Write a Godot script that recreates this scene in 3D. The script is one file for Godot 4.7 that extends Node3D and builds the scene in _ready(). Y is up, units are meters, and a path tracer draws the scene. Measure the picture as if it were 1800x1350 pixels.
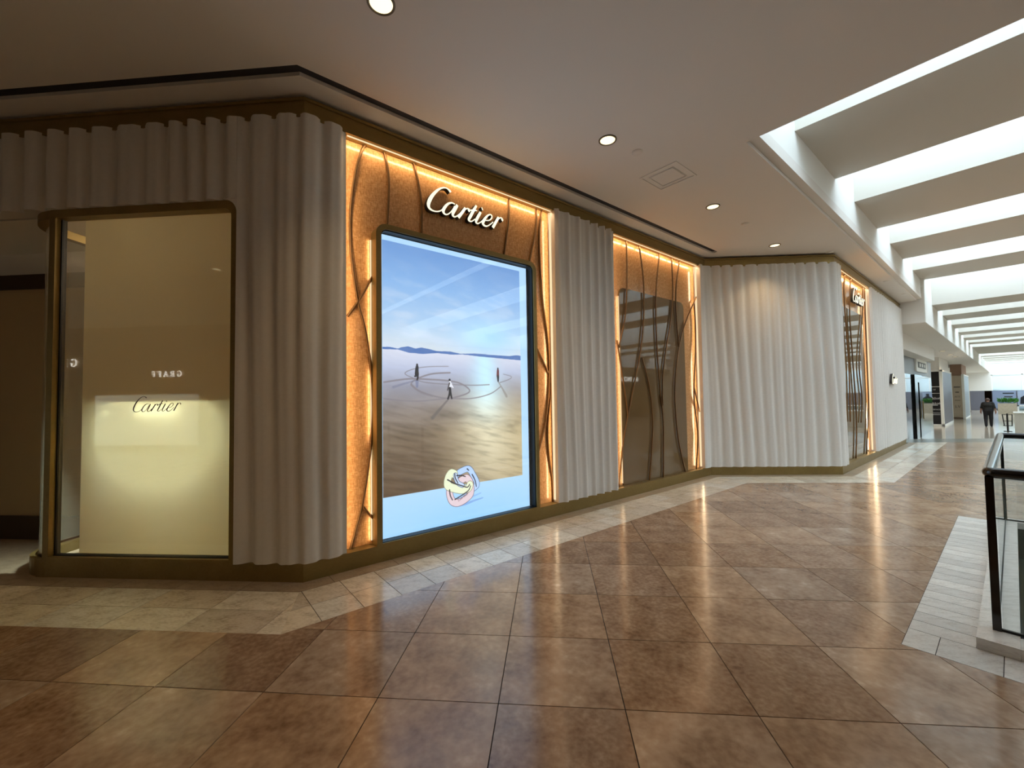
extends Node3D
# Mall concourse with a sawtooth fluted storefront. World: x right, y up, z towards the viewer.
# (al, lat): distance along and across the main concourse, which runs at 45 degrees (see wl()).
const S2 := 0.70710678
const CEIL := 4.5
const LOWCEIL := 3.8
const LOWFLOOR := -0.5
const PA := Vector3(-5.213, 0, -3.624)
const P0 := Vector3(-2.231, 0, -3.646)
const P1 := Vector3(3.263, 0, -8.962)
const P2 := Vector3(5.842, 0, -9.035)
const P3 := Vector3(11.261, 0, -14.444)
var M := {}
var used := {}
var cam: Camera3D
var FA: Transform3D
var FB: Transform3D
var FC: Transform3D
var FD: Transform3D
var FW := Transform3D(Basis(Vector3(S2, 0, -S2), Vector3.UP, Vector3(S2, 0, S2)), Vector3.ZERO)

# ---------------------------------------------------------------- helpers
func wl(al: float, lat: float, y := 0.0) -> Vector3:
	return Vector3((al + lat) * S2, y, (lat - al) * S2)

func w2(al: float, lat: float) -> Vector2:
	return Vector2((al + lat) * S2, (lat - al) * S2)

func facade(a: Vector3, b: Vector3) -> Transform3D:
	var e := (b - a).normalized()
	return Transform3D(Basis(e, Vector3.UP, Vector3(-e.z, 0, e.x)), a)

func numbered(called: String) -> String:
	if not used.has(called):
		used[called] = 0
		return called
	used[called] += 1
	return "%s_%03d" % [called, used[called]]

func tag(o: Node, label: String, category: String, group := "") -> Node:
	o.set_meta("label", label)
	o.set_meta("category", category)
	if group != "":
		o.set_meta("group", group)
	return o

func thing(called: String, label: String, category: String, xf := Transform3D.IDENTITY, group := "") -> Node3D:
	var o := Node3D.new()
	o.name = numbered(called)
	add_child(o)
	o.transform = xf
	tag(o, label, category, group)
	return o

func struct(called: String, label: String, xf := Transform3D.IDENTITY) -> Node3D:
	var o := Node3D.new()
	o.name = numbered(called)
	add_child(o)
	o.transform = xf
	o.set_meta("kind", "structure")
	o.set_meta("label", label)
	return o

func st(smooth := false) -> SurfaceTool:
	var s := SurfaceTool.new()
	s.begin(Mesh.PRIMITIVE_TRIANGLES)
	s.set_smooth_group(0 if smooth else -1)
	return s

func done(s: SurfaceTool) -> ArrayMesh:
	s.generate_normals()
	return s.commit()

func put(called: String, mesh: Mesh, m: Material, parent: Node = null, at := Vector3.ZERO) -> MeshInstance3D:
	var o := MeshInstance3D.new()
	o.mesh = mesh
	o.material_override = m
	o.name = called if parent else numbered(called)
	(parent if parent else self).add_child(o, true)
	o.position = at
	return o

func part(called: String, s: SurfaceTool, m: Material, parent: Node = null) -> MeshInstance3D:
	return put(called, done(s), m, parent)

func tri(s: SurfaceTool, a: Vector3, b: Vector3, c: Vector3, n: Vector3) -> void:
	if (a - c).cross(a - b).dot(n) < 0.0:
		var t := b
		b = c
		c = t
	s.add_vertex(a)
	s.add_vertex(b)
	s.add_vertex(c)

func quad(s: SurfaceTool, a: Vector3, b: Vector3, c: Vector3, d: Vector3, n: Vector3) -> void:
	tri(s, a, b, c, n)
	tri(s, a, c, d, n)

func box(s: SurfaceTool, lo: Vector3, hi: Vector3) -> void:
	var p := func(i: int, j: int, k: int) -> Vector3: return Vector3(hi.x if i else lo.x, hi.y if j else lo.y, hi.z if k else lo.z)
	quad(s, p.call(0, 0, 0), p.call(1, 0, 0), p.call(1, 1, 0), p.call(0, 1, 0), Vector3(0, 0, -1))
	quad(s, p.call(0, 0, 1), p.call(1, 0, 1), p.call(1, 1, 1), p.call(0, 1, 1), Vector3(0, 0, 1))
	quad(s, p.call(0, 0, 0), p.call(1, 0, 0), p.call(1, 0, 1), p.call(0, 0, 1), Vector3(0, -1, 0))
	quad(s, p.call(0, 1, 0), p.call(1, 1, 0), p.call(1, 1, 1), p.call(0, 1, 1), Vector3(0, 1, 0))
	quad(s, p.call(0, 0, 0), p.call(0, 1, 0), p.call(0, 1, 1), p.call(0, 0, 1), Vector3(-1, 0, 0))
	quad(s, p.call(1, 0, 0), p.call(1, 1, 0), p.call(1, 1, 1), p.call(1, 0, 1), Vector3(1, 0, 0))

func bx(x0: float, y0: float, z0: float, x1: float, y1: float, z1: float) -> SurfaceTool:
	var s := st()
	box(s, Vector3(x0, y0, z0), Vector3(x1, y1, z1))
	return s

# a bar along x with chamfered long edges
func bar_x(s: SurfaceTool, lo: Vector3, hi: Vector3, c: float) -> void:
	var p := PackedVector2Array([Vector2(lo.y + c, lo.z), Vector2(hi.y - c, lo.z), Vector2(hi.y, lo.z + c), Vector2(hi.y, hi.z - c), Vector2(hi.y - c, hi.z), Vector2(lo.y + c, hi.z), Vector2(lo.y, hi.z - c), Vector2(lo.y, lo.z + c)])
	var mid := Vector2((lo.y + hi.y) / 2, (lo.z + hi.z) / 2)
	for i in 8:
		var a := p[i]
		var b := p[(i + 1) % 8]
		var o := (a + b) / 2 - mid
		quad(s, Vector3(lo.x, a.x, a.y), Vector3(hi.x, a.x, a.y), Vector3(hi.x, b.x, b.y), Vector3(lo.x, b.x, b.y), Vector3(0, o.x, o.y))
		tri(s, Vector3(lo.x, mid.x, mid.y), Vector3(lo.x, a.x, a.y), Vector3(lo.x, b.x, b.y), Vector3(-1, 0, 0))
		tri(s, Vector3(hi.x, mid.x, mid.y), Vector3(hi.x, a.x, a.y), Vector3(hi.x, b.x, b.y), Vector3(1, 0, 0))

# upright prism over a polygon given in (x, z)
func prism(s: SurfaceTool, poly: PackedVector2Array, y0: float, y1: float) -> void:
	var t := Geometry2D.triangulate_polygon(poly)
	for i in range(0, t.size(), 3):
		for y in [y0, y1]:
			tri(s, Vector3(poly[t[i]].x, y, poly[t[i]].y), Vector3(poly[t[i + 1]].x, y, poly[t[i + 1]].y), Vector3(poly[t[i + 2]].x, y, poly[t[i + 2]].y), Vector3(0, 1 if y == y1 else -1, 0))
	var turn := -1.0 if Geometry2D.is_polygon_clockwise(poly) else 1.0
	for i in poly.size():
		var a := poly[i]
		var b := poly[(i + 1) % poly.size()]
		var d := (b - a) * turn
		quad(s, Vector3(a.x, y0, a.y), Vector3(b.x, y0, b.y), Vector3(b.x, y1, b.y), Vector3(a.x, y1, a.y), Vector3(d.y, 0, -d.x))

func tube(s: SurfaceTool, pts: PackedVector3Array, r: float, sides := 8) -> void:
	var rings := []
	var side := Vector3.ZERO
	for i in pts.size():
		var d := (pts[mini(i + 1, pts.size() - 1)] - pts[maxi(i - 1, 0)]).normalized()
		if side == Vector3.ZERO:
			side = d.cross(Vector3.UP if absf(d.y) < 0.9 else Vector3.RIGHT).normalized()
		side = (side - d * side.dot(d)).normalized()
		var up := d.cross(side)
		var ring := PackedVector3Array()
		for k in sides:
			var a := TAU * k / sides
			ring.append(pts[i] + (side * cos(a) + up * sin(a)) * r)
		rings.append(ring)
	for i in pts.size() - 1:
		for k in sides:
			var k2 := (k + 1) % sides
			var c: Vector3 = (pts[i] + pts[i + 1]) / 2
			var m: Vector3 = (rings[i][k] + rings[i][k2] + rings[i + 1][k] + rings[i + 1][k2]) / 4
			quad(s, rings[i][k], rings[i][k2], rings[i + 1][k2], rings[i + 1][k], m - c)
	for e in [0, pts.size() - 1]:
		var o := pts[e] - pts[1 if e == 0 else pts.size() - 2]
		for k in sides:
			tri(s, pts[e], rings[e][k], rings[e][(k + 1) % sides], o)

# profile of (radius, y) turned about y
func lathe(s: SurfaceTool, prof: Array, at: Vector3, sides := 24) -> void:
	for i in prof.size() - 1:
		var p: Vector2 = prof[i]
		var q: Vector2 = prof[i + 1]
		var t := q - p
		for k in sides:
			var a := TAU * k / sides
			var b := TAU * (k + 1) / sides
			var m := Vector3(cos((a + b) / 2), 0, sin((a + b) / 2))
			var n := m * t.y - Vector3(0, t.x, 0)
			var A := at + Vector3(p.x * cos(a), p.y, p.x * sin(a))
			var B := at + Vector3(p.x * cos(b), p.y, p.x * sin(b))
			var C := at + Vector3(q.x * cos(b), q.y, q.x * sin(b))
			var D := at + Vector3(q.x * cos(a), q.y, q.x * sin(a))
			if p.x > 1e-5:
				tri(s, A, B, C, n)
			if q.x > 1e-5:
				tri(s, A, C, D, n)

func spline(p: Array, step := 6) -> PackedVector2Array:
	var out := PackedVector2Array()
	for i in p.size() - 1:
		var a: Vector2 = p[maxi(i - 1, 0)]
		var b: Vector2 = p[i]
		var c: Vector2 = p[i + 1]
		var d: Vector2 = p[mini(i + 2, p.size() - 1)]
		for k in step:
			out.append(b.cubic_interpolate(c, a, d, float(k) / step))
	out.append(p[-1])
	return out

func pairs(flat: Array) -> Array:
	var out := []
	for i in range(0, flat.size(), 2):
		out.append(Vector2(flat[i], flat[i + 1]))
	return out

# outline of a rectangle with rounded top corners, anticlockwise from the bottom left
func arch(x0: float, y0: float, x1: float, y1: float, rl: float, rr: float) -> PackedVector2Array:
	var p := PackedVector2Array([Vector2(x0, y0), Vector2(x1, y0)])
	for k in 9:
		var a := PI / 2 * k / 8
		p.append(Vector2(x1 - rr + rr * cos(a), y1 - rr + rr * sin(a)))
	for k in 9:
		var a := PI / 2 + PI / 2 * k / 8
		p.append(Vector2(x0 + rl + rl * cos(a), y1 - rl + rl * sin(a)))
	return p

# slab standing in the xy plane
func slab(s: SurfaceTool, poly: PackedVector2Array, z0: float, z1: float) -> void:
	var t := Geometry2D.triangulate_polygon(poly)
	for i in range(0, t.size(), 3):
		for z in [z0, z1]:
			tri(s, Vector3(poly[t[i]].x, poly[t[i]].y, z), Vector3(poly[t[i + 1]].x, poly[t[i + 1]].y, z), Vector3(poly[t[i + 2]].x, poly[t[i + 2]].y, z), Vector3(0, 0, 1 if z == z1 else -1))
	var turn := -1.0 if Geometry2D.is_polygon_clockwise(poly) else 1.0
	for i in poly.size():
		var a := poly[i]
		var b := poly[(i + 1) % poly.size()]
		var d := (b - a) * turn
		quad(s, Vector3(a.x, a.y, z0), Vector3(b.x, b.y, z0), Vector3(b.x, b.y, z1), Vector3(a.x, a.y, z1), Vector3(d.y, -d.x, 0))

# frame between two outlines with the same number of points
func ring(s: SurfaceTool, o: PackedVector2Array, q: PackedVector2Array, z0: float, z1: float) -> void:
	for i in o.size():
		var j := (i + 1) % o.size()
		for z in [z0, z1]:
			quad(s, Vector3(o[i].x, o[i].y, z), Vector3(o[j].x, o[j].y, z), Vector3(q[j].x, q[j].y, z), Vector3(q[i].x, q[i].y, z), Vector3(0, 0, 1 if z == z1 else -1))
		var d := o[j] - o[i]
		quad(s, Vector3(o[i].x, o[i].y, z0), Vector3(o[j].x, o[j].y, z0), Vector3(o[j].x, o[j].y, z1), Vector3(o[i].x, o[i].y, z1), Vector3(d.y, -d.x, 0))
		d = q[j] - q[i]
		quad(s, Vector3(q[i].x, q[i].y, z0), Vector3(q[j].x, q[j].y, z0), Vector3(q[j].x, q[j].y, z1), Vector3(q[i].x, q[i].y, z1), Vector3(-d.y, d.x, 0))

func area_light(parent: Node3D, at: Vector3, rot: Vector3, size: Vector2, energy: float, col: Color) -> void:
	var l := AreaLight3D.new()
	l.area_size = size
	l.area_normalize_energy = true
	l.light_energy = energy
	l.light_color = col
	l.area_range = 30.0
	l.shadow_enabled = true
	l.name = "lamp_light"
	parent.add_child(l, true)
	l.position = at
	l.rotation = rot

# ---------------------------------------------------------------- materials
func mat(c: Color, rough := 0.8, metal := 0.0, spec := 0.5) -> StandardMaterial3D:
	var m := StandardMaterial3D.new()
	m.albedo_color = c
	m.roughness = rough
	m.metallic = metal
	m.metallic_specular = spec
	return m

func glow(c: Color, e: float, base := Color(0, 0, 0)) -> StandardMaterial3D:
	var m := mat(base, 0.5)
	m.emission_enabled = true
	m.emission = c
	m.emission_energy_multiplier = e
	return m

func glass(c: Color, a: float) -> StandardMaterial3D:
	var m := mat(Color(c.r, c.g, c.b, a), 0.02)
	m.transparency = BaseMaterial3D.TRANSPARENCY_ALPHA
	return m

# two layers of seamless noise, coarse and fine, looked up in a ramp of colours
func mottle(sd: int, size: int, f1: float, f2: float, mixed: float, ramp: Array, squash := 1, cross := 1) -> ImageTexture:
	var n := FastNoiseLite.new()
	n.seed = sd
	n.noise_type = FastNoiseLite.TYPE_SIMPLEX_SMOOTH
	n.fractal_octaves = 5
	n.frequency = f1
	var a := n.get_seamless_image(size, size).get_data()
	n.seed = sd + 7
	n.frequency = f2
	n.fractal_octaves = 3
	var b := n.get_seamless_image(size, size).get_data()
	var g := Gradient.new()
	g.offsets = PackedFloat32Array(ramp.map(func(x): return x[0]))
	g.colors = PackedColorArray(ramp.map(func(x): return x[1]))
	var lut := PackedByteArray()
	for i in 256:
		var c := g.sample(i / 255.0)
		lut.append_array(PackedByteArray([c.r8, c.g8, c.b8]))
	var out := PackedByteArray()
	out.resize(size * size * 3)
	for y in size:
		for x in size:
			var i := y * size + x
			var j := ((y * squash) % size) * size + x
			var j2 := j if cross == 1 else y * size + (x * cross) % size
			var v := clampi(int(a[j] * (1.0 - mixed) + b[j2] * mixed), 0, 255) * 3
			out[i * 3] = lut[v]
			out[i * 3 + 1] = lut[v + 1]
			out[i * 3 + 2] = lut[v + 2]
	return ImageTexture.create_from_image(Image.create_from_data(size, size, false, Image.FORMAT_RGB8, out))

func triplanar(m: StandardMaterial3D, t: Texture2D, metres: float, off := Vector3.ZERO) -> StandardMaterial3D:
	m.albedo_texture = t
	m.uv1_triplanar = true
	m.uv1_world_triplanar = true
	m.uv1_scale = Vector3.ONE / metres
	m.uv1_offset = off
	return m

func relief(m: StandardMaterial3D, t: Texture2D, cm: float) -> StandardMaterial3D:
	m.heightmap_enabled = true
	m.heightmap_texture = t
	m.heightmap_scale = cm
	return m

func materials() -> void:
	var fine := mottle(91, 256, 0.05, 0.25, 0.6, [[0.0, Color(0, 0, 0)], [1.0, Color(1, 1, 1)]])
	M.plaster = mat(Color(0.90, 0.885, 0.86), 0.95, 0, 0.3)
	M.white = mat(Color(0.93, 0.93, 0.91), 0.9, 0, 0.3)
	M.beam = mat(Color(0.83, 0.815, 0.78), 0.92, 0, 0.3)
	M.slot = mat(Color(0.20, 0.20, 0.22), 0.8)
	M.black = mat(Color(0.03, 0.03, 0.035), 0.5)
	M.gloss_black = mat(Color(0.02, 0.018, 0.018), 0.12, 0, 0.6)
	M.curtain = relief(triplanar(mat(Color(0.91, 0.895, 0.87), 0.9, 0, 0.3), mottle(15, 256, 0.04, 0.3, 0.6, [[0.0, Color(0.93, 0.93, 0.93)], [1.0, Color(1, 1, 1)]]), 0.5), fine, 0.06)
	M.bronze = triplanar(mat(Color(0.62, 0.53, 0.33), 0.42, 0.65), mottle(21, 256, 0.01, 0.1, 0.35, [[0.0, Color(0.84, 0.83, 0.8)], [1.0, Color(1, 1, 1)]]), 0.8)
	M.bronze_dark = mat(Color(0.30, 0.21, 0.13), 0.4, 0.7)
	M.bronze_rod = mat(Color(0.46, 0.34, 0.21), 0.4, 0.7)
	var weave := mottle(33, 512, 0.030, 0.022, 0.5, [[0.0, Color(0.60, 0.42, 0.24)], [0.38, Color(0.78, 0.59, 0.38)], [0.6, Color(0.89, 0.72, 0.52)], [1.0, Color(1.0, 0.91, 0.76)]], 5, 5)
	M.gold = triplanar(mat(Color(1.0, 0.96, 0.92), 0.16, 0.0, 0.5), weave, 0.8)
	M.smoked = mat(Color(0.44, 0.35, 0.23), 0.03, 0, 0.6)
	M.glass = glass(Color(0.97, 0.98, 0.97), 0.04)
	M.curved_glass = glass(Color(0.60, 0.58, 0.52), 0.22)
	M.rail_glass = glass(Color(0.75, 0.92, 0.88), 0.10)
	M.far_glass = glass(Color(0.78, 0.86, 0.88), 0.72)
	M.roof_glass = glass(Color(1, 1, 1), 0.02)
	M.shade = relief(mat(Color(0.89, 0.85, 0.75), 0.9, 0, 0.3), fine, 0.03)
	M.shade.uv1_triplanar = true
	M.shade.uv1_scale = Vector3(3, 3, 3)
	M.shade.backlight_enabled = true
	M.shade.backlight = Color(0.9, 0.88, 0.8)
	M.entrance = mat(Color(0.74, 0.64, 0.47), 0.7)
	M.panel = mat(Color(0.66, 0.54, 0.36), 0.6)
	M.led = glow(Color(1.0, 0.88, 0.70), 0.95)
	M.lens = glow(Color(1.0, 0.93, 0.74), 1.6, Color(0.5, 0.5, 0.5))
	M.sign_face = glow(Color(1.0, 0.98, 0.86), 1.0, Color(0.8, 0.8, 0.75))
	M.sign_bright = glow(Color(1.0, 1.0, 0.97), 6.0)
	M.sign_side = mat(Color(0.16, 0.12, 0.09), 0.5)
	M.print = mat(Color(0.24, 0.13, 0.09), 0.6)
	M.grout = mat(Color(0.13, 0.10, 0.08), 0.9)
	# floor stones
	var brown := mottle(41, 512, 0.008, 0.05, 0.42, [[0.0, Color(0.488, 0.391, 0.311)], [0.3, Color(0.615, 0.510, 0.422)], [0.5, Color(0.689, 0.591, 0.500)], [0.7, Color(0.742, 0.651, 0.561)], [1.0, Color(0.869, 0.792, 0.710)]])
	var brown2 := mottle(57, 512, 0.012, 0.07, 0.5, [[0.0, Color(0.466, 0.358, 0.278)], [0.35, Color(0.636, 0.532, 0.444)], [0.55, Color(0.700, 0.602, 0.511)], [1.0, Color(0.869, 0.792, 0.710)]])
	var cream := mottle(63, 512, 0.010, 0.05, 0.5, [[0.0, Color(0.66, 0.61, 0.54)], [0.35, Color(0.83, 0.80, 0.74)], [0.55, Color(0.90, 0.88, 0.83)], [1.0, Color(0.97, 0.96, 0.93)]], 2)
	var pale := mottle(71, 512, 0.010, 0.06, 0.5, [[0.0, Color(0.76, 0.74, 0.70)], [0.35, Color(0.90, 0.89, 0.87)], [0.55, Color(0.95, 0.945, 0.93)], [1.0, Color(0.99, 0.99, 0.98)]], 3)  # lighter copy of the cream, making up for skylight missing on planks and kerb
	M.brown = []
	M.cream = []
	M.plank = []
	var tints := [Color(1, 0.98, 0.95), Color(0.93, 0.9, 0.87), Color(1.0, 0.96, 0.9), Color(0.86, 0.82, 0.78), Color(0.97, 0.97, 0.97), Color(0.91, 0.86, 0.8)]
	for i in 6:
		M.brown.append(triplanar(mat(tints[i], 0.16, 0, 0.5), brown if i % 2 == 0 else brown2, 1.7, Vector3(i * 0.37, i * 0.21, i * 0.53)))
		M.cream.append(triplanar(mat(tints[i].lightened(0.3), 0.2, 0, 0.5), cream, 1.1, Vector3(i * 0.31, i * 0.17, i * 0.43)))
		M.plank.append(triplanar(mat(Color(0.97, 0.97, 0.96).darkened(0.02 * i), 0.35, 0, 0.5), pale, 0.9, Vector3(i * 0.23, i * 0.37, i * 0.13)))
	M.border = triplanar(mat(Color(0.72, 0.66, 0.60), 0.3), cream, 0.8)
	M.grey_stone = triplanar(mat(Color(0.55, 0.58, 0.58), 0.2), cream, 1.0)
	M.low_floor = triplanar(mat(Color(0.86, 0.82, 0.78), 0.12), cream, 2.0)
	M.travertine = triplanar(mat(Color(0.83, 0.80, 0.75), 0.6), cream, 0.8)
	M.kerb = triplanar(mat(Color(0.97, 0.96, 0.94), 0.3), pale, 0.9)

# ---------------------------------------------------------------- main
func _ready() -> void:
	# camera
	cam = Camera3D.new()
	cam.name = "camera"
	add_child(cam)
	cam.position = Vector3(0, 1.62, 0)
	cam.rotation_degrees = Vector3(2.01, 5.05, -0.88)
	cam.fov = rad_to_deg(2.0 * atan(675.0 / 738.0))
	cam.near = 0.05
	cam.far = 400
	# sky: pale overcast
	var sky := ProceduralSkyMaterial.new()
	sky.sky_top_color = Color(0.86, 0.94, 1.0)
	sky.sky_horizon_color = Color(0.89, 0.95, 1.0)
	sky.ground_bottom_color = Color(0.3, 0.3, 0.3)
	sky.ground_horizon_color = Color(0.5, 0.52, 0.54)
	sky.energy_multiplier = 1.0
	var env := Environment.new()
	env.background_mode = Environment.BG_SKY
	env.sky = Sky.new()
	env.sky.sky_material = sky
	env.background_energy_multiplier = 5.9
	env.tonemap_mode = Environment.TONE_MAPPER_LINEAR
	env.tonemap_exposure = 1.14
	env.sdfgi_enabled = true
	env.ssao_enabled = true
	env.ssil_enabled = true
	var we := WorldEnvironment.new()
	we.environment = env
	add_child(we)
	FA = facade(PA, P0)
	FB = facade(P0, P1)
	FC = facade(P1, P2)
	FD = facade(P2, P3)
	materials()
	build_floor()
	build_ceiling()
	build_walls()
	build_storefront()
	build_entrance_window()
	build_lightbox()
	build_rail()
	build_ceiling_fittings()
	build_next_shop()
	build_far_end()
	build_across()
	build_person()

# ---------------------------------------------------------------- floor
# the line of the storefront base, moved towards the concourse by d
func front_line(d: float) -> PackedVector2Array:
	var p := [Vector3(-20, 0, -3.52), P0, P1, P2, P3, P3 + Vector3(3, 0, -3)]
	var out := PackedVector2Array()
	for i in p.size():
		var e0: Vector3 = (p[i] - p[maxi(i - 1, 0)]).normalized() if i > 0 else (p[1] - p[0]).normalized()
		var e1: Vector3 = (p[i + 1] - p[i]).normalized() if i < p.size() - 1 else e0
		var n0 := Vector3(-e0.z, 0, e0.x)
		var n1 := Vector3(-e1.z, 0, e1.x)
		var m := (n0 + n1).normalized()
		var q: Vector3 = p[i] + m * (d / m.dot(n0))
		out.append(Vector2(q.x, q.z))
	return out

func strip(d0: float, d1: float, seg: int) -> PackedVector2Array:
	var a := front_line(d0)
	var b := front_line(d1)
	return PackedVector2Array([a[seg], a[seg + 1], b[seg + 1], b[seg]])

func in_view(p: Vector3) -> bool:
	var q := cam.transform.affine_inverse() * p
	if q.z > -0.25:
		return false
	var x := 900 + 738 * q.x / -q.z
	var y := 675 - 738 * q.y / -q.z
	return x > -150 and x < 1950 and y < 1560

func tile_mesh(poly: PackedVector2Array) -> ArrayMesh:
	var s := st()
	prism(s, poly, -0.016, 0.0)
	return done(s)

func build_floor() -> void:
	var rng := RandomNumberGenerator.new()
	rng.seed = 11
	var fl := struct("floor", "polished brown stone tile floor with pale cream borders")
	var cut := PackedVector2Array([Vector2(-60, 20), Vector2(60, 20), Vector2(60, -14.78), Vector2(-60, -14.78)])
	var edge := front_line(0.815)
	var region := PackedVector2Array(edge)
	region.append_array(PackedVector2Array([Vector2(40, -18), Vector2(40, 6.9), Vector2(-20, 6.9)]))
	region = Geometry2D.intersect_polygons(region, cut)[0]
	var island := PackedVector2Array([w2(3.68, -0.527), w2(8.02, -0.527), w2(8.02, 4.1), w2(3.68, 4.1)])
	# bed under all stones, in two halves so that the opening leaves no hole in a polygon
	var whole := PackedVector2Array([Vector2(-20, -8), Vector2(-20, 6.95), Vector2(40, 6.95), Vector2(40, -15.9), Vector2(-2, -15.9), Vector2(-2, -8)])
	var opening := PackedVector2Array([w2(4.15, -0.03), w2(7.75, -0.03), w2(7.75, 3.6), w2(4.15, 3.6)])
	for half in [[-60.0, 6.0], [6.0, 90.0]]:
		var h := PackedVector2Array([w2(half[0], -60), w2(half[1], -60), w2(half[1], 60), w2(half[0], 60)])
		for p in Geometry2D.intersect_polygons(whole, h):
			for q in Geometry2D.clip_polygons(p, opening):
				var s := st()
				prism(s, q, -0.35, -0.0045)
				part("floor_bed", s, M.grout, fl)
	# brown tiles on the grid
	var sx := 0.6625
	var sz := 0.64
	var g := 0.0027
	var full := st()
	box(full, Vector3(-sx / 2 + g, -0.016, -sz / 2 + g), Vector3(sx / 2 - g, 0, sz / 2 - g))
	var full_mesh := done(full)
	var near := []
	var rest := st()
	for i in range(-30, 60):
		for j in range(-16, 20):
			var x0 := -0.30 + sx * i
			var z1 := -2.275 - sz * j
			var c := Vector2(x0 + sx / 2, z1 - sz / 2)
			var cell := PackedVector2Array([Vector2(x0 + g, z1 - sz + g), Vector2(x0 + sx - g, z1 - sz + g), Vector2(x0 + sx - g, z1 - g), Vector2(x0 + g, z1 - g)])
			for p in Geometry2D.intersect_polygons(cell, region):
				for q in Geometry2D.clip_polygons(p, island):
					var k := Vector3(c.x, 0, c.y)
					var is_full: bool = q.size() == 4 and absf(absf(area2(q)) - (sx - 2 * g) * (sz - 2 * g)) < 1e-4
					if absf(area2(q)) < 0.002:
						continue
					if in_view(k) and k.length() < 20:
						near.append([k.length(), is_full, q, k])
					else:
						prism(rest, q, -0.016, 0)
	near.sort_custom(func(a, b): return a[0] < b[0])
	for i in near.size():
		if i < 290:
			var o := put("floor_tile", full_mesh if near[i][1] else tile_mesh(near[i][2]), M.brown[rng.randi() % 6], fl)
			if near[i][1]:
				o.position = near[i][3]
		else:
			prism(rest, near[i][2], -0.016, 0)
	part("distant_floor_tiles", rest, M.brown[0], fl).set_meta("kind", "stuff")
	# cream and dark border tiles along the storefront
	for seg in 5:
		var line := front_line(0)
		var a := line[seg]
		var e := (line[seg + 1] - a).normalized()
		var n := Vector2(-e.y, e.x)
		var len := a.distance_to(line[seg + 1])
		var step: float = [0.61, 0.315, 0.40, 0.61, 0.61][seg]
		for row in 3:
			var d0: float = [0.0, 0.184, 0.50][row]
			var d1: float = [0.181, 0.497, 0.815][row]
			var zone := strip(d0, d1, seg)
			var st_ := 0.61 if row == 0 else step
			var u := -1.0
			while u < len + 1.0:
				var cell := PackedVector2Array([a + e * (u + g) + n * (d0 + g * 0.4), a + e * (u + st_ - g) + n * (d0 + g * 0.4), a + e * (u + st_ - g) + n * (d1 - g * 0.4), a + e * (u + g) + n * (d1 - g * 0.4)])
				for p in Geometry2D.intersect_polygons(cell, zone):
					for q in Geometry2D.intersect_polygons(p, cut):
						if absf(area2(q)) < 0.0015:
							continue
						var mid := Vector2.ZERO
						for v in q:
							mid += v / q.size()
						if mid.x < -9.5:
							continue
						put("border_tile" if row == 0 else "cream_tile", tile_mesh(q), M.border if row == 0 else M.cream[rng.randi() % 6], fl)
				u += st_
	# grey stone threshold and the riser down to the lower concourse
	for k in 18:
		put("threshold_slab", done(bx(9.0 + k * 1.2 + 0.004, -0.016, -15.9, 9.0 + (k + 1) * 1.2 - 0.004, 0.0, -14.785)), M.grey_stone, fl)
	part("step_riser", bx(8, -0.55, -15.92, 40, -0.012, -15.88), M.grey_stone, fl)
	var low := struct("floor", "glossy pale stone floor of the lower far concourse")
	part("stone_floor", bx(8, -0.7, -70, 75, LOWFLOOR, -15.9), M.low_floor, low)
	# planks and stones round the opening with the railing
	var isl := struct("floor", "pale stone plank border around the railed floor opening", FW)
	var al := 3.97
	while al < 8.0:
		var w := 0.175
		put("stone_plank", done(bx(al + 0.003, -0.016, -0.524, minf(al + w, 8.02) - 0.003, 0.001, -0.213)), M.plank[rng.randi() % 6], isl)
		al += w
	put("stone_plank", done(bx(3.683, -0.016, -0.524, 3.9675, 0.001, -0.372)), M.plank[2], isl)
	var lat := -0.368
	while lat < 4.0:
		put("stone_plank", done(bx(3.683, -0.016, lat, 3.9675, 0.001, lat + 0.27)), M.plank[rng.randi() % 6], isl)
		lat += 0.274
	for k in 16:
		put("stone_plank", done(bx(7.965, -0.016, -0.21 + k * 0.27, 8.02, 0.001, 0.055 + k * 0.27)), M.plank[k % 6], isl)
	var kb := struct("trim_1", "raised pale stone kerb under the glass railing", FW)
	var k0 := -0.21
	for k in 7:
		var y0 := 3.97 + k * 0.57
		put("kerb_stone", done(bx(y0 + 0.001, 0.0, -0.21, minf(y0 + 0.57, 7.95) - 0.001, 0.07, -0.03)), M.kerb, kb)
	for k in 8:
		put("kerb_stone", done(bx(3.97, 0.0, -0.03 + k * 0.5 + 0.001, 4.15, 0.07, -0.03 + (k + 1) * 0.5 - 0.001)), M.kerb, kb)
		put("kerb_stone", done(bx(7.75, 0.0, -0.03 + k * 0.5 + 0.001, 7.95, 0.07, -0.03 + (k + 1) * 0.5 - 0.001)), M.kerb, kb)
	# the storey below, seen down the opening
	var pit := struct("floor", "grey floor of the storey below seen down the opening", FW)
	part("lower_storey_floor", bx(1, -4.9, -3, 11, -4.7, 7), M.grey_stone, pit)
	for w in [[1.0, -3.0, 1.2, 7.0], [10.8, -3.0, 11.0, 7.0], [1.0, -3.0, 11.0, -2.8], [1.0, 6.8, 11.0, 7.0]]:
		part("lower_storey_wall", bx(w[0], -4.8, w[1], w[2], -0.35, w[3]), M.plaster, pit)

func area2(p: PackedVector2Array) -> float:
	var a := 0.0
	for i in p.size():
		a += p[i].cross(p[(i + 1) % p.size()])
	return a / 2

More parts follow.
